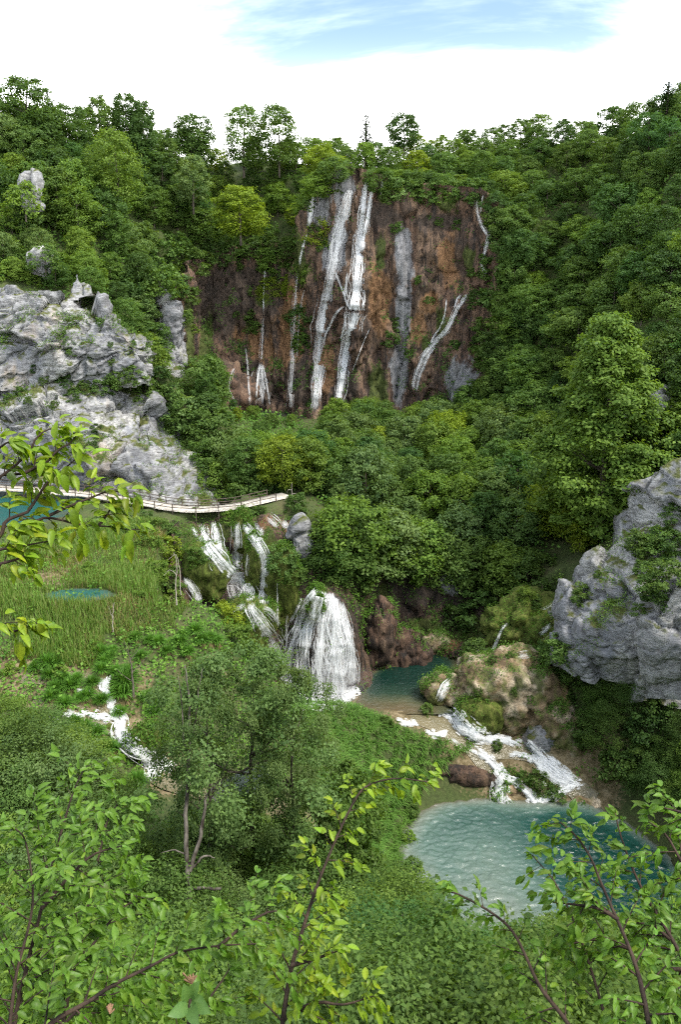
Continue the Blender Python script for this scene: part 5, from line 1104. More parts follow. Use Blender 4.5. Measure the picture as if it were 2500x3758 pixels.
def stump_mesh(seed):
    r = np.random.default_rng(seed); n = 160; a = r.uniform(0, 6.28, n); b = np.stack([np.cos(a) * .26, np.sin(a) * .26, np.full(n, .12)], 1); le = np.stack([np.cos(a), np.sin(a), np.zeros(n)], 1) * r.uniform(.2, .5, (n, 1))
    V, Q = blades(b, r.uniform(.4, .7, n), .05, le, r, 0.0); V[:, 2] = .24 - V[:, 2]; return make_mesh('root_mat', V, Q, mats=[M['reed']], tint=np.repeat(r.uniform(0, .12, n), 8))
STU = [stump_mesh(50 + i) for i in range(2)]
TP = [(645, 675), (720, 660), (665, 730), (650, 785), (300, 740), (365, 900), (455, 890), (590, 870), (515, 970), (650, 980), (415, 1005), (860, 580), (960, 595), (1170, 565), (1250, 535), (1070, 665), (1200, 675), (800, 870), (780, 940), (735, 1285), (230, 770), (320, 820), (490, 845), (400, 845), (940, 960), (870, 1520), (660, 1440), (880, 1490), (330, 960), (350, 745), (1330, 590), (1380, 600), (1290, 600), (1150, 610), (1010, 610), (900, 700), (560, 950), (700, 700), (540, 1160), (620, 1190), (480, 1130), (760, 1060), (980, 1060), (1020, 1000), (690, 1290), (820, 800), (740, 800)]
for i, (x, y) in enumerate(TP):
    px, py, _ = zc[5](x, y + 25, 1); h = cast(px, py)
    if h is None: continue
    sc = rr.uniform(1.1, 1.75) * (1.5 if (x, y) in ((800, 870), (780, 940)) else 1.0)
    row = 'beside the upper white step of the brook' if 600 < x < 760 and y < 1020 else 'on the slope below the small left fall' if x > 850 and y < 720 else 'beside the main rapids of the brook' if y >= 1040 else 'on the left bank of the stepped brook' if x <= 600 else 'on the right bank of the stepped brook'
    e = empty('grass_tussock', h + Vector((0, 0, .12)), rr.uniform(0, 6.28), f'round green grass tussock {row}', 'tussock', 'grass tussocks along the brook'); e.scale = (sc, sc, sc)
    o = link('blades', TUS[i % 4], e); g = rr.uniform(.95, 1.35); o.color = (g * .85, g, g * .7, 1); link('root_mat', STU[i % 2], e)

# ------------------------------------------------------------------ shrubs rooted on rock and banks
def shrub_at(px, py, size, tone, label, group=None, kind='shrub', up=0.0, wid=1.0, shade=1.0):
    h = cast(px, py + 2)
    if h is None: return
    return tree(kind, h - Vector((0, 0, .25 * size - up)) + Vector((0, .2, 0)), size, tone, label, 'shrub', group, 'shrub', wid, shade=shade)
for px, py, s, tone in [(75, 395, 2.5, 'mid green'), (60, 376, 2.0, 'mid green'), (100, 390, 3.4, 'mid green'), (118, 380, 3.0, 'mid green'), (130, 378, 3.6, 'mid green'), (145, 393, 4.2, 'mid green'), (158, 384, 5.0, 'dark green'), (170, 402, 5.0, 'mid green'), (186, 416, 5.5, 'grey green'), (35, 368, 1.6, 'dark green'), (20, 392, 1.8, 'mid green'), (45, 379, 1.6, 'mid green'), (66, 382, 2.4, 'dark green'), (84, 388, 2.2, 'mid green'),
                        (97, 432, 2.2, 'dark green'), (92, 446, 1.6, 'dark green'), (55, 405, 1.5, 'mid green'), (28, 400, 1.2, 'mid green'), (8, 398, 1.5, 'mid green'), (100, 322, 1.5, 'mid green'), (122, 322, 1.4, 'bright green'), (110, 344, 1.1, 'mid green'), (132, 341, 1.0, 'mid green'), (62, 335, 1.4, 'mid green'), (70, 352, 1.6, 'mid green'), (90, 356, 1.3, 'mid green'), (112, 362, 1.2, 'mid green'),
                        (200, 456, 4.4, 'mid green'), (190, 438, 4.6, 'bright green'), (206, 470, 3.6, 'mid green'), (216, 482, 3.4, 'grey green'), (226, 486, 4.2, 'mid green'), (176, 424, 3.8, 'mid green'), (214, 462, 4.8, 'mid green'), (232, 480, 5, 'mid green'), (150, 330, 2.2, 'bright green'), (155, 352, 2.0, 'bright green')]:
    where = 'on the ledge halfway up the grey cliff' if 360 < py < 402 and px < 150 else 'on the upper grey cliff' if py <= 360 else 'along the right edge of the grey cliff' if px >= 150 else 'in the crack of the lower grey cliff'
    shrub_at(px, py, s, tone, f'{tone} shrub {where}', 'shrubs on the grey cliff')
for px, py, s, tone in [(4, 250, 4, 'bright green'), (18, 262, 4, 'mid green'), (12, 232, 5, 'bright green'), (30, 225, 5, 'mid green'), (45, 262, 4.5, 'mid green'), (58, 268, 4, 'bright green'), (64, 280, 3.6, 'bright green'), (98, 284, 3.5, 'bright green'), (120, 290, 5, 'dark green'), (132, 300, 6, 'dark green'), (108, 276, 4, 'bright green'), (50, 222, 6, 'grey green'), (8, 275, 4, 'bright green'), (30, 282, 3.5, 'bright green'), (80, 262, 4, 'grey green'), (140, 312, 6, 'dark green'), (25, 205, 6, 'bright green'), (8, 190, 6, 'bright green'), (60, 200, 6, 'mid green'), (145, 285, 7, 'dark green'), (160, 262, 8, 'mid green'), (172, 255, 8, 'mid green'), (160, 290, 7, 'mid green')]:
    shrub_at(px, py, s, tone, f'{tone} shrub on the slope above the grey cliff', 'shrubs above the grey cliff', up=.4)
for px, py, s, tone in [(585, 596, 2.4, 'mid green'), (640, 546, 3.0, 'mid green'), (652, 552, 3.2, 'mid green'), (664, 545, 3.4, 'mid green'), (676, 552, 3.4, 'dark green'), (668, 578, 3.2, 'mid green'), (660, 596, 2.6, 'dark green'), (612, 603, 1.0, 'mid green'), (578, 598, 1.2, 'mid green'), (640, 610, 1.4, 'mid green'), (644, 570, 2.0, 'mid green'), (676, 515, 2.2, 'mid green'), (600, 575, 1.0, 'mid green'), (654, 585, 3, 'mid green')]:
    shrub_at(px, py, s, tone, f'{tone} shrub rooted in the grey crag on the right', 'shrubs on the right crag')
for px, py, s, tone in [(428, 196, 4, 'mid green'), (415, 192, 4.5, 'mid green'), (400, 190, 5, 'grey green'), (392, 196, 4, 'mid green'), (445, 198, 3.4, 'bright green'), (460, 196, 3.4, 'mid green'), (475, 198, 4, 'dark green'), (440, 222, 2, 'mid green'), (398, 228, 2.6, 'mid green'), (458, 226, 2.4, 'mid green'), (394, 325, 3.5, 'dark green'), (392, 340, 3.4, 'dark green'), (410, 352, 2, 'mid green'), (420, 280, 2, 'mid green'), (430, 300, 1.8, 'mid green'), (473, 272, 2, 'mid green'), (455, 345, 2.4, 'mid green'), (487, 330, 5, 'mid green'), (480, 300, 4, 'dark green'), (490, 360, 6, 'mid green'), (478, 345, 3.2, 'mid green'), (489, 270, 5, 'mid green'), (500, 300, 6, 'mid green'), (498, 240, 5, 'dark green'), (290, 245, 4, 'mid green'), (278, 250, 3.4, 'dark green'), (262, 268, 2, 'mid green'), (324, 246, 2.4, 'mid green'), (310, 205, 3, 'mid green'), (340, 190, 2, 'bright green'), (250, 292, 2.2, 'mid green'), (238, 314, 2.0, 'mid green'), (190, 296, 4, 'mid green'), (186, 318, 3, 'mid green'), (192, 330, 2.4, 'bright green'), (176, 285, 5, 'dark green'), (230, 250, 6, 'mid green'), (215, 255, 6, 'dark green'), (200, 265, 6, 'mid green'), (250, 250, 5, 'dark green'), (268, 248, 5, 'mid green'), (438, 405, 4, 'mid green'), (470, 400, 5, 'mid green'), (316, 232, 3, 'mid green')]:
    where = 'hanging from the rim of the brown cliff' if py < 260 else 'at the left end of the brown cliff' if px < 200 else 'growing on the face of the brown cliff'
    shrub_at(px, py, s, tone, f'{tone} shrub {where}', 'shrubs on the brown cliff')
for px, py, s, tone, lb in [(292, 548, 2.5, 'dark green', 'dark shrub right of the falls under the boardwalk end'), (283, 562, 3.4, 'mid green', 'shrub hanging beside the mossy curtain under the boardwalk'), (296, 575, 2.4, 'mid green', 'shrub on the rock left of the bell shaped waterfall'), (305, 565, 2.0, 'mid green', 'shrub under the small grey pinnacle'), (228, 517, 1.8, 'bright green', 'low leafy plant under the middle of the boardwalk'), (252, 514, 2.2, 'mid green', 'leafy plant below the right part of the boardwalk'), (262, 512, 1.8, 'mid green', 'small leafy plant at the foot of the boardwalk posts'),
                            (168, 556, 3.8, 'yellow green', 'yellow green larch like shrub left of the slanting waterfall'), (167, 535, 2.6, 'mid green', 'shrub at the shelf edge below the boardwalk, left of the falls'), (170, 582, 3.0, 'mid green', 'shrub at the shelf edge beside the small left fall'), (174, 604, 2.6, 'bright green', 'bright shrub below the leaning dead stems'), (252, 492, 4.5, 'mid green', 'shrub right behind the curve of the boardwalk'), (268, 486, 5.0, 'dark green', 'dark shrub behind the boardwalk near its right end'), (282, 484, 4.5, 'mid green', 'shrub behind the right end of the boardwalk'), (240, 496, 3.6, 'mid green', 'low shrub between boardwalk and grey cliff'), (296, 505, 3, 'mid green', 'shrub just right of the boardwalk end'),
                            (115, 526, 2.0, 'bright green', 'leafy clump near the lake end of the reed bed'), (131, 534, 2.2, 'mid green', 'leafy clump in the upper reed bed right of the branch tip'), (151, 545, 3.0, 'bright green', 'shrub at the right edge of the upper reed bed'), (160, 528, 2.6, 'mid green', 'shrub between reeds and boardwalk'), (146, 518, 2.0, 'mid green', 'small shrub below the boardwalk left of the falls'), (157, 572, 2.6, 'bright green', 'shrub at the right edge of the lower reed bed'), (60, 536, 1.8, 'mid green', 'leafy clump among the reeds below the lake'), (24, 556, 1.6, 'mid green', 'small leafy clump in the reeds near the left edge'), (140, 598, 1.5, 'bright green', 'small leafy clump in the middle of the lower reeds'), (88, 570, 1.6, 'bright green', 'leafy clump behind the reed pond'),
                            (232, 622, 3.4, 'yellow green', 'bright yellow shrub at the right edge of the green shelf'), (224, 615, 2.6, 'yellow green', 'light yellow shrub below the small left fall'), (238, 640, 3.0, 'bright green', 'light green shrub at the shelf edge above the maple'),
                            (196, 556, 2.2, 'mid green', 'shrub on the mossy bank left of the slanting waterfall'), (495, 660, 1.0, 'mid green', 'green plants on the pale tufa ledge'), (512, 655, .9, 'mid green', 'plant tuft on top of the big tufa block'), (527, 596, 2.2, 'bright green', 'leafy plant on top of the large mossy hump'), (536, 604, 2.0, 'mid green', 'second leafy plant on the large mossy hump'), (476, 650, 2.6, 'mid green', 'shrub between the upper pool and the mossy hump'),
                            (480, 690, .9, 'mid green', 'plant tuft on the left of the tufa block'), (515, 690, 1.0, 'mid green', 'plant tuft on the face of the tufa block'), (532, 700, .9, 'mid green', 'plant tuft on the right of the tufa block'), (412, 812, 1.8, 'mid green', 'bush hanging over the upper left shore of the lower pool'), (408, 842, 1.8, 'bright green', 'bush hanging over the left shore of the lower pool'), (414, 874, 2.2, 'mid green', 'bush on the lower left shore of the lower pool'), (10, 672, 1.4, 'bright green', 'low leafy plant on the bare patch at the left edge'), (38, 668, 1.3, 'mid green', 'low leafy plant right of the bare patch at the left edge'), (60, 676, 1.5, 'bright green', 'leafy plant above the left runnel'), (428, 712, 1.6, 'mid green', 'low plant at the outlet of the upper pool'), (498, 747, 1.3, 'mid green', 'grassy plant strip beside the curved rapids'), (540, 785, 2.4, 'mid green', 'plant patch on the tufa island of the lower streams'), (555, 795, 2.0, 'mid green', 'second plant patch on the tufa island'), (525, 782, 1.8, 'mid green', 'third plant patch on the tufa island'), (386, 725, 1.6, 'mid green', 'low plant on the crest of the grassy mound'),
                            (455, 620, 4.0, 'dark green', 'dark shrub on the back wall of the upper pool'), (478, 610, 5.0, 'dark green', 'dark tree like shrub beside the mossy hump'), (500, 590, 4.5, 'mid green', 'shrub above the cascade left of the crag'), (562, 655, 3.4, 'mid green', 'shrub at the left foot of the grey crag'), (548, 655, 2.8, 'mid green', 'shrub below the smaller mossy hump')]:
    shrub_at(px, py, s, tone, lb)

# small plants on ledges and in cracks of the rock faces
def ledge_plants(name, me, n, col_, label, seed, size=.4, zmin=.25, per=9, nsc=.25, thr=.0, spread=.35, h=.5):
    r = np.random.default_rng(seed); nv = len(me.vertices); v = np.empty(nv * 3, np.float32); me.vertices.foreach_get('co', v); v = v.reshape(-1, 3).astype(float); no = np.empty(nv * 3, np.float32); me.vertex_normals.foreach_get('vector', no); no = no.reshape(-1, 3)
    sc = no[:, 2] * .9 + fbm(v * nsc, 3, .5, seed) * 1.0 + r.uniform(-.15, .15, nv); idx = np.where(sc > zmin + thr)[0]
    if len(idx) > n: idx = r.choice(idx, n, replace=False)
    b = v[idx] + no[idx] * .1; c = np.repeat(b, per, 0) + r.normal(size=(len(idx) * per, 3)) * spread + np.repeat(no[idx], per, 0) * r.uniform(0, h, (len(idx) * per, 1)); nn = unit(np.repeat(no[idx], per, 0) * .7 + r.normal(size=(len(idx) * per, 3)) * .5 + np.array([0, 0, .5]))
    V, Q = leaf_faces(c, nn, size * r.uniform(.5, 1.3, len(c)), .6, r); t = np.clip(np.repeat(r.uniform(0, 1, len(idx)), per) + r.uniform(-.2, .2, len(c)), 0, 1)
    o = link(name, make_mesh(name, V, Q, mats=[M['cover']], tint=np.repeat(t, 4)), kind='stuff', label=label, cat='plants'); o.color = (*col_, 1)
ledge_plants('ledge_plants', great_me, 1500, (.7, .75, .7), 'mosses and small plants on the ledges of the brown cliff', 61, .42, .62, 8)
ledge_plants('ledge_plants', limeU_me, 800, (.85, .8, .7), 'small plants on ledges of the upper grey cliff', 62, .3, .82, 9)
ledge_plants('ledge_plants', limeL_me, 800, (.85, .8, .7), 'small plants on ledges of the lower grey cliff', 63, .3, .86, 9)
ledge_plants('ledge_plants', crag_me, 420, (.85, .8, .65), 'grass and small plants in the cracks of the right crag', 64, .22, .95, 9)
ledge_plants('ledge_plants', mid_me, 1500, (.8, .85, .6), 'mosses and small plants on the wall of the middle falls', 65, .26, .42, 8)
ledge_plants('ledge_plants', gorge_me, 900, (.55, .6, .5), 'plants on the dark wall behind the upper pool', 66, .3, .55, 8)
for o in [x for x in COL.objects if x.name.startswith(('mossy_rock', 'tufa_rock')) and x.type == 'MESH']:
    ledge_plants('hanging_moss', o.data, 260, (.75, .8, .5) if o.name.startswith('mossy') else (.85, .9, .7), 'moss tufts on the ' + ('mossy' if o.name.startswith('mossy') else 'tufa') + ' rocks by the water', 70, .24, .35 if o.name.startswith('mossy') else .7, 8, .5, spread=.22, h=.25)
# ------------------------------------------------------------------ nearer trees and thickets
proto('thicket', [crown_mesh('crown', 400 + i, 5, 2.7, .05, 38, 17, 30, 'bush', .12, M['leaf'], lobe_r=(.26, .44), flat=.7) for i in range(4)], [trunk_mesh(410 + i, 4.5, .08, M['bark'], R=1.8, limbs=8) for i in range(4)])
proto('maple', [crown_mesh('crown', 420 + 7 * i, 21, 7.4, .30, 52, 17, 30, 'tall', .27, M['leaf'], lobe_r=(.14, .27), flat=.42, up=.9, irr=(.3, 1.25)) for i in range(2)], [trunk_mesh(421 + i, 21, .3, M['bark'], R=5.5, limbs=18) for i in range(2)])
nr = np.random.default_rng(33)
for p in poisson(RBANK, 2.9, nr):
    px, py, _ = project(p)
    if px < 552 or px > 720 or py < 640: continue
    tone = nr.choice(['mid green', 'mid green', 'dark green', 'bright green', 'grey green']); h = nr.uniform(3.0, 5.5)
    if project(p + np.array([0, 0, h]))[1] < 655 + max(0, 600 - px): h *= .6
    where = 'right below the grey crag' if py < 720 else 'on the bank above the lower pool' if px < 640 else 'at the right edge below the crag'
    tree('thicket' if h > 4 else 'shrub', (p[0], p[1], p[2] - .4), h, str(tone), f'{tone} leafy bush {where}', 'shrub', 'bushes on the right bank', 'shrub', 1.1)
SIL = [(-40, 700), (0, 690), (60, 712), (100, 760), (118, 835), (160, 840), (172, 815), (235, 800), (325, 815), (345, 850), (385, 850), (410, 880), (440, 925), (500, 945), (535, 925), (575, 905), (640, 915), (720, 890)]
for p in poisson(NEARSLOPE, 3.1, nr):
    px, py, dep = project(p + np.array([0, 0, 2.0]))
    if px < -60 or px > 740 or py > 1130: continue
    h = nr.uniform(4.0, 8.0); lim = np.interp(px, [a for a, b in SIL], [b for a, b in SIL])
    for _ in range(8):
        if project(p + np.array([0, 0, h * .97]))[1] > lim: break
        h *= .82
    if h < 1.3: continue
    tone = nr.choice(['mid green', 'bright green', 'bright green', 'grey green', 'mid green'] if px < 340 else ['mid green', 'mid green', 'bright green', 'blue green'])
    where = ('at the left edge below the reed shelf' if px < 60 else 'right of the left edge, beside the brook') if px < 170 and py < 860 else 'in the thicket at the bottom ' + ('left corner' if px < 90 else 'left' if px < 230 else 'under the maple' if px < 345 and py < 920 else 'centre left' if px < 345 else 'centre right' if px < 460 else 'right' if px < 580 else 'right corner')
    where = ('low ' if h < 3 else 'tall ' if h > 5.2 else '') + '|' + where
    tree('thicket', (p[0], p[1], p[2] - .4), h, str(tone), where.split('|')[0] + f'{tone} bush ' + where.split('|')[1], 'shrub', 'thicket bushes on the near hillside', 'shrub', 1.15)
solo('maple', 248, 648, 56, 22, 'grey green', 'large grey green leafy maple in front of the waterfalls, centre left', 'maple_tree', .86, shade=1.05, vary=0)
solo('maple', 205, 672, 54, 19, 'grey green', 'darker maple crown left of the large maple behind the bare stems', 'maple_tree', .62, shade=.9, vary=1)
solo('maple', 292, 668, 55, 19, 'grey green', 'smaller maple crown right of the large maple, before the bell shaped waterfall', 'maple_tree', .55, shade=.95, vary=1)
solo('tall', 345, 770, 56, 12, 'mid green', 'slender green tree right of the large maple', 'broadleaf_tree', .75)
# bare lichen-grey stems in front of the maple
def bare_tree(name, label, mat, chains):
    base = chains[0][0]; b = PD(base[0], base[1], base[2]); e = empty(name, b, 0, label, 'tree')
    for ch in chains:
        S = catmull([(c[0], c[1], c[2]) for c in ch], max(5, len(ch) * 4)); R_ = np.interp(np.linspace(0, 1, len(S)), np.linspace(0, 1, len(ch)), [c[3] for c in ch])
        pts = [PD(*c) - b + Vector((nr.normal() * .03, nr.normal() * .03, 0)) for c in S]
        v, q = tube(pts, list(R_ * .6), 7); link('trunk' if ch is chains[0] else 'limb', make_mesh('limb', v, q, mats=[M[mat]], smooth=True), e)
    return e
D = 62
bare_tree('bare_tree', 'half bare tree with pale lichen covered stems standing before the maple', 'bark_pale', [
    [(189, 940, D, .36), (189, 900, D, .32), (187, 860, D, .27), (186, 820, D, .24), (188, 780, D, .2), (189, 740, D, .17), (190, 700, D, .13), (185, 665, D, .06)],
    [(190, 872, D, .26), (200, 840, D, .22), (205, 810, D, .18), (206, 795, D, .1)], [(189, 745, D, .14), (196, 720, D, .12), (199, 690, D, .08), (203, 668, D, .04)], [(189, 760, D, .12), (184, 735, D, .1), (182, 700, D, .07), (178, 675, D, .03)],
    [(192, 888, D, .2), (205, 888, D, .17), (221, 889, D, .15)], [(188, 926, D, .2), (200, 924, D, .17), (220, 911, D, .14)], [(193, 868, D, .14), (205, 856, D, .12), (215, 858, D, .06)], [(186, 855, D, .1), (175, 850, D, .07), (162, 853, D, .03)]])
D = 74
bare_tree('dead_sapling', 'leafless brown sapling on the shelf above the brook', 'bark', [[(134, 697, D, .16), (133, 680, D, .13), (131, 663, D, .1), (128, 650, D, .06), (124, 640, D, .03)], [(132, 672, D, .08), (140, 665, D, .06), (148, 655, D, .03)], [(131, 660, D, .06), (138, 650, D, .04), (142, 643, D, .02)], [(133, 682, D, .06), (122, 674, D, .04), (115, 668, D, .02)]])
D = 96
bare_tree('dead_sapling', 'thin grey leafless stem among the reeds', 'dead', [[(113, 632, D, .09), (113, 615, D, .07), (114, 602, D, .04)], [(113, 620, D, .05), (109, 606, D, .02)]])
bare_tree('dead_sapling', 'leaning grey dead stems at the left edge of the slanting waterfall', 'dead', [[(177, 605, D, .13), (176, 585, D, .1), (177, 565, D, .08), (174, 552, D, .04)], [(181, 595, D, .1), (180, 570, D, .07), (176, 555, D, .05), (168, 560, D, .03)], [(177, 575, D, .07), (170, 570, D, .05), (164, 576, D, .03)]])
D = 128
bare_tree('dead_tree', 'grey brown dead spruce skeleton right of the boardwalk end', 'dead', [[(292, 525, D, .16), (292, 505, D, .12), (292, 482, D, .04)]] + [[(292, 522 - i * 4, D, .07), (292 + (9 - i * .7) * (1 if i % 2 else -1), 521 - i * 3.9, D, .05), (292 + (15 - i * 1.3) * (1 if i % 2 else -1), 524 - i * 3.9, D, .02)] for i in range(9)])
for a_ in [(350, 500, 116, 12, 'bright green', 'bright tree right behind the bell shaped waterfall'), (362, 512, 116, 12, 'mid green', 'tree overhanging the dark wall right of the bell shaped waterfall'), (385, 510, 119, 12, 'grey green', 'grey green tree above the dark gorge wall'), (415, 520, 121, 11, 'bright green', 'bright tree on the edge above the upper pool'), (445, 530, 121, 11, 'mid green', 'tree leaning over the right part of the gorge wall'), (340, 535, 113, 8, 'mid green', 'smaller tree above the shoulder of the bell shaped waterfall'), (475, 535, 120, 10, 'mid green', 'tree above the dark hollow left of the cascade'), (505, 545, 117, 9, 'bright green', 'bright tree above the mossy hump'), (530, 550, 116, 9, 'mid green', 'tree above the cascade next to the crag'), (352, 545, 113, 8, 'mid green', 'low crown hanging beside the bell shaped waterfall')]:
    solo('round', a_[0], a_[1], a_[2], a_[3], a_[4], a_[5], wid=1.05)
#PART7
# ------------------------------------------------------------------ saplings right in front of the viewpoint
def leaf_mesh(seed, wid=.30, droop=.28, fold=.35, tip=.15):
    r = np.random.default_rng(seed); st = 9; V = []; T = []
    for i in range(st):
        t = i / (st - 1); hw = wid * max(.02, math.sin(math.pi * min(1, (t * .93 + .05) ** .82)) ** .85) if i < st - 1 else .004
        z0 = -droop * t * t + (-tip * max(0, t - .8)); pl = .012 * (1 if i % 2 else -1)
        for u in (-1, 0, 1):
            V.append((t, u * hw, z0 + (abs(u) * (hw * fold + pl)) )); T.append((.75 if i % 2 else .35) if u else .95)
    Q = [(i * 3 + k, i * 3 + k + 1, (i + 1) * 3 + k + 1, (i + 1) * 3 + k) for i in range(st - 1) for k in (0, 1)]
    return np.array(V), np.array(Q), np.array(T)
LM = [leaf_mesh(i, w_, d_, f_) for i, (w_, d_, f_) in enumerate([(.23, .28, .45), (.25, .45, .3), (.21, .18, .6), (.24, .60, .4), (.22, .38, .7)])]
LEAF = [make_mesh('leaf', v, q, mats=[M['leaf_near']], smooth=True, tint=t) for v, q, t in LM]
WB = leaf_mesh(9, .34, .18, .25)
LEAF_W = make_mesh('leaf', WB[0], WB[1], mats=[M['leaf_near']], smooth=True, tint=WB[2] * .6)
sr = np.random.default_rng(91)
MPP = 1 / FOC
def frame_of(axis, nrm):
    x = axis.normalized(); z = (nrm - x * nrm.dot(x)).normalized(); y = z.cross(x)
    from mathutils import Matrix
    return Matrix((x, y, z)).transposed()
cam_right = Vector((1, 0, 0)); cam_up = Vector((0, math.sin(PITCH), math.cos(PITCH))); cam_fwd = Vector((0, math.cos(PITCH), -math.sin(PITCH)))
TONE_NEAR = {'fresh': (1.35, 1.2, .6), 'green': (.82, .92, .8), 'pale': (1.0, 1.02, 1.0)}
def sapling(name, label, stems, leaf_px, tone, n_obj=240, n_stuff=0, twig_px=(34, 70), node_px=9.0, gap_px=26, rad=.006, base_to=None, droop=.45, first_twig=.12, bare=False):
    b0 = stems[0][0]; base = PD(*b0); g = float(hz(base.x, base.y)); root = Vector((base.x, base.y, min(base.z, g))) if base_to is None else Vector(base_to)
    e = empty(name, root, 0, label, 'sapling'); tubes = []; nodes = []
    for si, st in enumerate(stems):
        S = catmull(st, max(8, int(sum(math.dist(st[i][:2], st[i + 1][:2]) for i in range(len(st) - 1)) / 9))); P = [PD(*s) for s in S]; n = len(P)
        r0 = rad * (1.0 if si == 0 else .75); rads = [r0 * (1 - .85 * i / (n - 1)) + .0009 for i in range(n)]
        if si == 0 or st[0][1] > 1020 or st[0][0] < 2:
            q0 = P[0]; gz = float(hz(q0.x, q0.y)); low = Vector((q0.x, q0.y, gz - .2)) if base_to is None else root
            P2 = [low, (low + q0) / 2 + Vector((.02, 0, 0)), *P]; tubes.append(tube([p - root for p in P2], [r0 * 1.5, r0 * 1.2, *rads], 6))
        else: tubes.append(tube([p - root for p in P], rads, 6))
        # leaves on the stem tip and side twigs
        L = np.r_[0, np.cumsum([math.dist(S[i][:2], S[i + 1][:2]) for i in range(n - 1)])]; tot = L[-1]; pos = tot * first_twig; sd = 1
        while pos < tot:
            i = int(np.searchsorted(L, pos)) - 1; i = max(0, min(n - 2, i)); p = P[i].lerp(P[i + 1], (pos - L[i]) / max(1e-6, L[i + 1] - L[i])); t = (P[i + 1] - P[i]).normalized(); dist = S[i][2]; m = dist * MPP
            lat = t.cross(cam_fwd).normalized() * sd; f = pos / tot; tl = sr.uniform(*twig_px) * m * (1.1 - .75 * f)
            dr = (t * sr.uniform(.35, .8) + lat * sr.uniform(.6, 1.0) + cam_fwd * sr.normal() * .55 + cam_up * .12).normalized()
            kn = max(2, int(tl / (node_px * m))); pts = [p]
            for k in range(1, kn + 1): pts.append(p + dr * tl * k / kn + Vector((0, 0, -droop * .35 * tl * (k / kn) ** 2)) + t.cross(dr) * sr.normal() * .02 * tl)
            tubes.append(tube([q - root for q in pts], [max(.0008, rads[i] * .45 * (1 - .8 * k / kn)) for k in range(kn + 1)], 5))
            for k in range(1, kn + 1):
                ax = (pts[k] - pts[k - 1]).normalized(); nodes.append((pts[k], ax, 1 if k % 2 else -1, m, k == kn))
            pos += gap_px * sr.uniform(.7, 1.3); sd = -sd
        for i in range(max(1, int(n * .75)), n):
            if i % 2 == 0 or i == n - 1: nodes.append((P[i], (P[i] - P[i - 1]).normalized(), 1 if (i // 2) % 2 else -1, S[i][2] * MPP, i == n - 1))
    v, q = join(tubes); link('stem', make_mesh('stem', v, q, mats=[M['twig']], smooth=True), e)
    order = sr.permutation(len(nodes)); SV = []; SQ = []; ST = []; off = 0; c = TONE_NEAR[tone]
    todo = [nodes[i] for i in order]; total_l = n_obj + n_stuff; made = 0
    while made < total_l and todo:
        for p, ax, sd, m, end in todo:
            if made >= total_l: break
            side = ax.cross(Vector((0, 0, 1))); side = (side.normalized() if side.length > 1e-3 else cam_right) * sd
            d = (ax * sr.uniform(.5, 1.1) + (side * sr.uniform(.5, 1.0) if not end else Vector((0, 0, 0))) + Vector((0, 0, -droop * sr.uniform(.2, 1.3))) + Vector(sr.normal(size=3)) * .18).normalized()
            nm = (Vector((0, 0, 1)) * .9 - cam_fwd * .35 + Vector(sr.normal(size=3)) * .32).normalized()
            L_ = leaf_px * m * sr.uniform(.34, .90); R3 = frame_of(d, nm); pos = p + d * L_ * .08 - root + (Vector(sr.normal(size=3)) * L_ * .25 if made > len(nodes) else Vector((0, 0, 0)))
            li = int(sr.integers(5)); j = sr.uniform(.5, 1.3)
            if made < n_obj:
                o = link('leaf', LEAF[li], e); o.matrix_parent_inverse.identity(); M4 = R3.to_4x4(); o.location = pos; o.rotation_euler = R3.to_euler(); o.scale = (L_, L_ * sr.uniform(.7, 1.2), L_ * sr.uniform(.6, 1.5)); o.color = (c[0] * j * sr.uniform(.82, 1.25), c[1] * j, c[2] * j, 1)
            else:
                v0, q0, t0 = LM[li]; A = np.array(R3) * L_; SV.append(v0 @ A.T + np.array(pos)); SQ.append(q0 + off); ST.append(np.clip(t0 * j * .9, 0, 1)); off += len(v0)
            made += 1
    if SV:
        o = link('leaves', make_mesh('leaves', np.concatenate(SV), np.concatenate(SQ), mats=[M['leaf_near']], smooth=True, tint=np.concatenate(ST)), e, kind='stuff'); o.color = (*c, 1)
    return e
def conv(k, ox, oy, dist, pts, jit=0.0): return [((ox + x * k) * .2728, (oy + y * k) * .2728, dist + jit * i) for i, (x, y) in enumerate(pts)]
A6 = lambda d, *p: conv(.403, 0, 1450, d, p); A7 = lambda d, *p: conv(.7972, 0, 2758, d, p); A8 = lambda d, *p: conv(.7972, 1250, 2758, d, p)
LB = (-2.4, 1.8, 36)
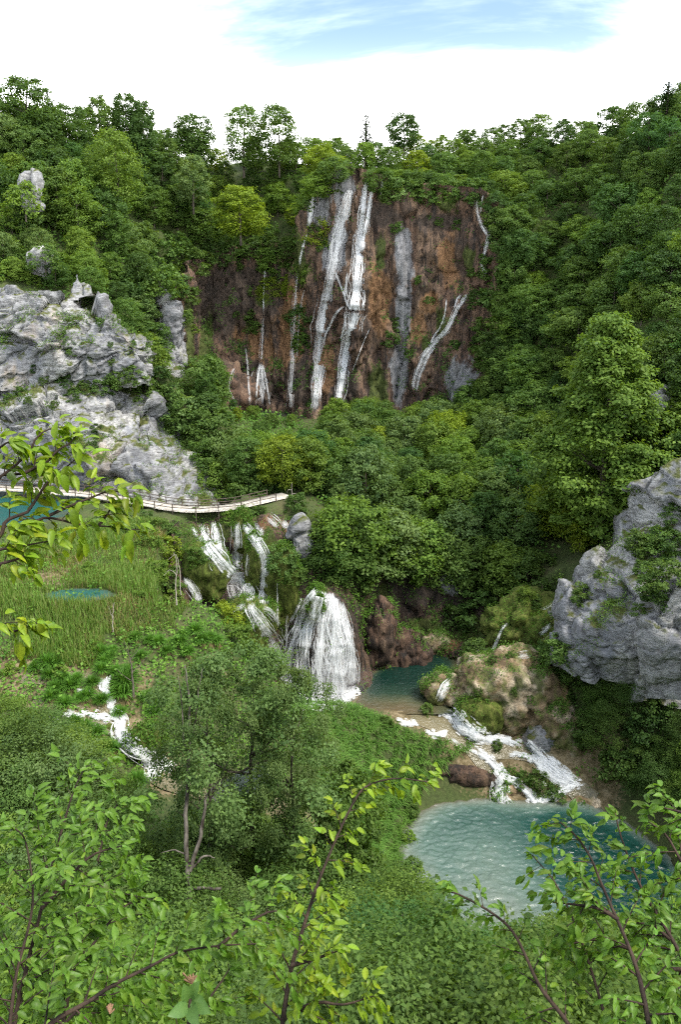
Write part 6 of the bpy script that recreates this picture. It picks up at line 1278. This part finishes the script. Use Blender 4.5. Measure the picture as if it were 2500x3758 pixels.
sapling('hornbeam_branch', 'bright yellow green leafy branch reaching in from the left edge over the boardwalk', [
    A6(2.7, (-160, 1420), (0, 1290), (40, 1160), (110, 1110), (250, 1060), (330, 940), (390, 850), (460, 760), (560, 690), (650, 610), (760, 520)), A6(2.7, (130, 1240), (200, 1200), (330, 1140), (420, 1110), (550, 1130), (700, 1170), (850, 1185), (1000, 1190), (1150, 1220), (1280, 1215)),
    A6(2.68, (450, 1090), (600, 1020), (750, 960), (900, 900), (1000, 870), (1200, 880)), A6(2.7, (900, 1180), (970, 1090), (1020, 1000)), A6(2.66, (-60, 780), (0, 740), (110, 660), (220, 560), (300, 450), (340, 370), (450, 300), (560, 290)), A6(2.65, (230, 700), (430, 600), (520, 500), (640, 430), (720, 330)),
    A6(2.75, (0, 730), (200, 710), (350, 690), (560, 720)), A6(2.6, (-20, 1420), (0, 1400), (150, 1380), (300, 1350), (520, 1310)), A6(2.6, (0, 1530), (150, 1490), (260, 1440)), A6(2.6, (-60, 2050), (0, 2090), (100, 2140), (180, 2130), (330, 2070)), A6(2.62, (-60, 480), (0, 470), (60, 430), (150, 400))],
    21, 'fresh', 300, 260, (12, 32), 6, 14, .006, LB, .6, .14)
sapling('hornbeam_sapling', 'tall leafy sapling with dark stem at the bottom left corner', [A7(3.6, (60, 1400), (65, 1250), (120, 1000), (170, 800), (240, 520), (310, 270), (350, 150), (400, 60)), A7(3.4, (20, 1400), (45, 1250), (75, 1020), (150, 700), (120, 420), (60, 340)), A7(3.5, (190, 720), (330, 560), (430, 470), (560, 430))], 12, 'green', 300, 1500, (50, 110), 6, 13, .009)
sapling('hornbeam_sapling', 'leafy sapling with two thin stems right of the bottom left corner', [A7(4.0, (270, 1400), (290, 1250), (340, 1000), (385, 800), (450, 500), (520, 260), (640, 240)), A7(3.9, (360, 980), (520, 760), (640, 660)), A7(3.8, (250, 1300), (400, 1150), (560, 1120), (720, 1060))], 11, 'green', 290, 1300, (44, 96), 6, 13, .008)
sapling('hornbeam_sapling', 'arching leafy branch along the bottom below the maple', [A7(3.1, (120, 1400), (230, 1250), (400, 1150), (520, 1070), (700, 980), (820, 920), (1000, 890), (1180, 880)), A7(3.2, (800, 1400), (900, 1230), (1000, 1080), (1080, 960)), A7(3.1, (1000, 900), (1120, 800), (1250, 730), (1330, 760))], 12.5, 'green', 280, 620, (34, 76), 6, 14, .007)
sapling('hornbeam_sapling', 'slender sapling curving up to the right in front of the green mound', [A7(3.3, (1290, 1400), (1300, 1250), (1340, 1000), (1380, 860), (1430, 700), (1480, 560), (1560, 370), (1640, 210), (1700, 150), (1820, 120), (1970, 135)), A7(3.3, (1300, 1230), (1450, 1150), (1580, 1160), (1720, 1120)), A7(3.2, (1340, 980), (1480, 940), (1580, 900))], 12.5, 'fresh', 300, 420, (22, 56), 6, 13, .008, None, .5, .1)
sapling('hornbeam_sapling', 'sapling with arching reddish stem in front of the lower pool', [A8(3.1, (1120, 1400), (1050, 1250), (920, 1080), (850, 930), (790, 820), (700, 740), (560, 660), (485, 635)), A8(3.2, (1290, 1400), (1230, 1250), (1170, 1050), (1100, 840), (1050, 720), (1000, 620), (960, 560), (880, 470))], 12.5, 'green', 290, 220, (20, 50), 6, 15, .007, None, .5, .1)
sapling('hornbeam_sapling', 'leafy sapling before the right shore of the lower pool', [A8(3.0, (1450, 1400), (1420, 1250), (1380, 1050), (1330, 900), (1270, 760), (1200, 600), (1150, 480), (1080, 380), (1010, 320)), A8(3.0, (1280, 770), (1200, 720), (1080, 700), (980, 690)), A8(3.1, (1330, 900), (1180, 860), (1060, 880))], 12.5, 'green', 290, 420, (24, 58), 6, 14, .008, None, .5, .1)
sapling('hornbeam_sapling', 'leafy sapling at the right edge of the picture', [A8(3.2, (1700, 1300), (1620, 1050), (1560, 920), (1480, 780), (1400, 650), (1340, 520), (1290, 380), (1265, 280)), A8(3.2, (1640, 600), (1568, 500), (1500, 380), (1420, 320)), A8(3.1, (1640, 300), (1568, 275), (1490, 255)), A8(3.2, (1520, 860), (1440, 800), (1350, 780)), A8(3.2, (1590, 1000), (1490, 1000), (1420, 1060))], 12.5, 'green', 290, 460, (24, 60), 6, 14, .008, None, .5, .1)
# grey green shoot with a few large leaves
wb = empty('whitebeam_shoot', PD(189, 1030, 2.0), 0, 'small shoot with five large grey green leaves and dry brown flowers at the bottom', 'sapling')
wbo = PD(189, 1030, 2.0); st = [PD(189, 1030, 2.0), PD(190, 1010, 2.0), PD(191, 990, 2.0), PD(192, 985, 2.0)]; low = Vector((wbo.x, wbo.y, float(hz(wbo.x, wbo.y)) - .1))
v, q = tube([low - wbo] + [p - wbo for p in st], [.006, .005, .004, .0035, .002], 6); link('stem', make_mesh('stem', v, q, mats=[M['twig']], smooth=True), wb)
for (x0, y0, x1, y1, w_) in [(190, 1000, 185, 988, .9), (192, 998, 214, 1018, 1), (191, 1004, 196, 1026, 1), (190, 998, 199, 980, .8), (188, 1006, 165, 1018, .9)]:
    a, b = PD(x0, y0, 2.0), PD(x1, y1, 1.96); d = b - a; R3 = frame_of(d, (-cam_fwd + Vector((0, 0, .8)) + Vector(sr.normal(size=3)) * .2)); L_ = 20 * 2 / FOC * w_
    o = link('leaf', LEAF_W, wb); o.location = a - wbo; o.rotation_euler = R3.to_euler(); o.scale = (L_, L_ * .85, L_); o.color = (.95, 1.0, 2.2, 1)
for cx_, cy_ in ((192, 976), (110, 1006)):
    parts = []
    for i in range(16):
        a = PD(cx_ + sr.normal() * 3.2, cy_ + sr.normal() * 1.6, 2.0) - wbo; parts.append(tube([PD(cx_, cy_ + 8, 2.0) - wbo, a], [.0008, .0022], 5))
    v, q = join(parts); link('flower_head', make_mesh('flower_head', v, q, mats=[bpy.data.materials.get('dry_flowers') or bark('dry_flowers', (.10, .055, .03), (.24, .14, .08), 60)]), wb, label='dry brown flower cluster')
#PART8
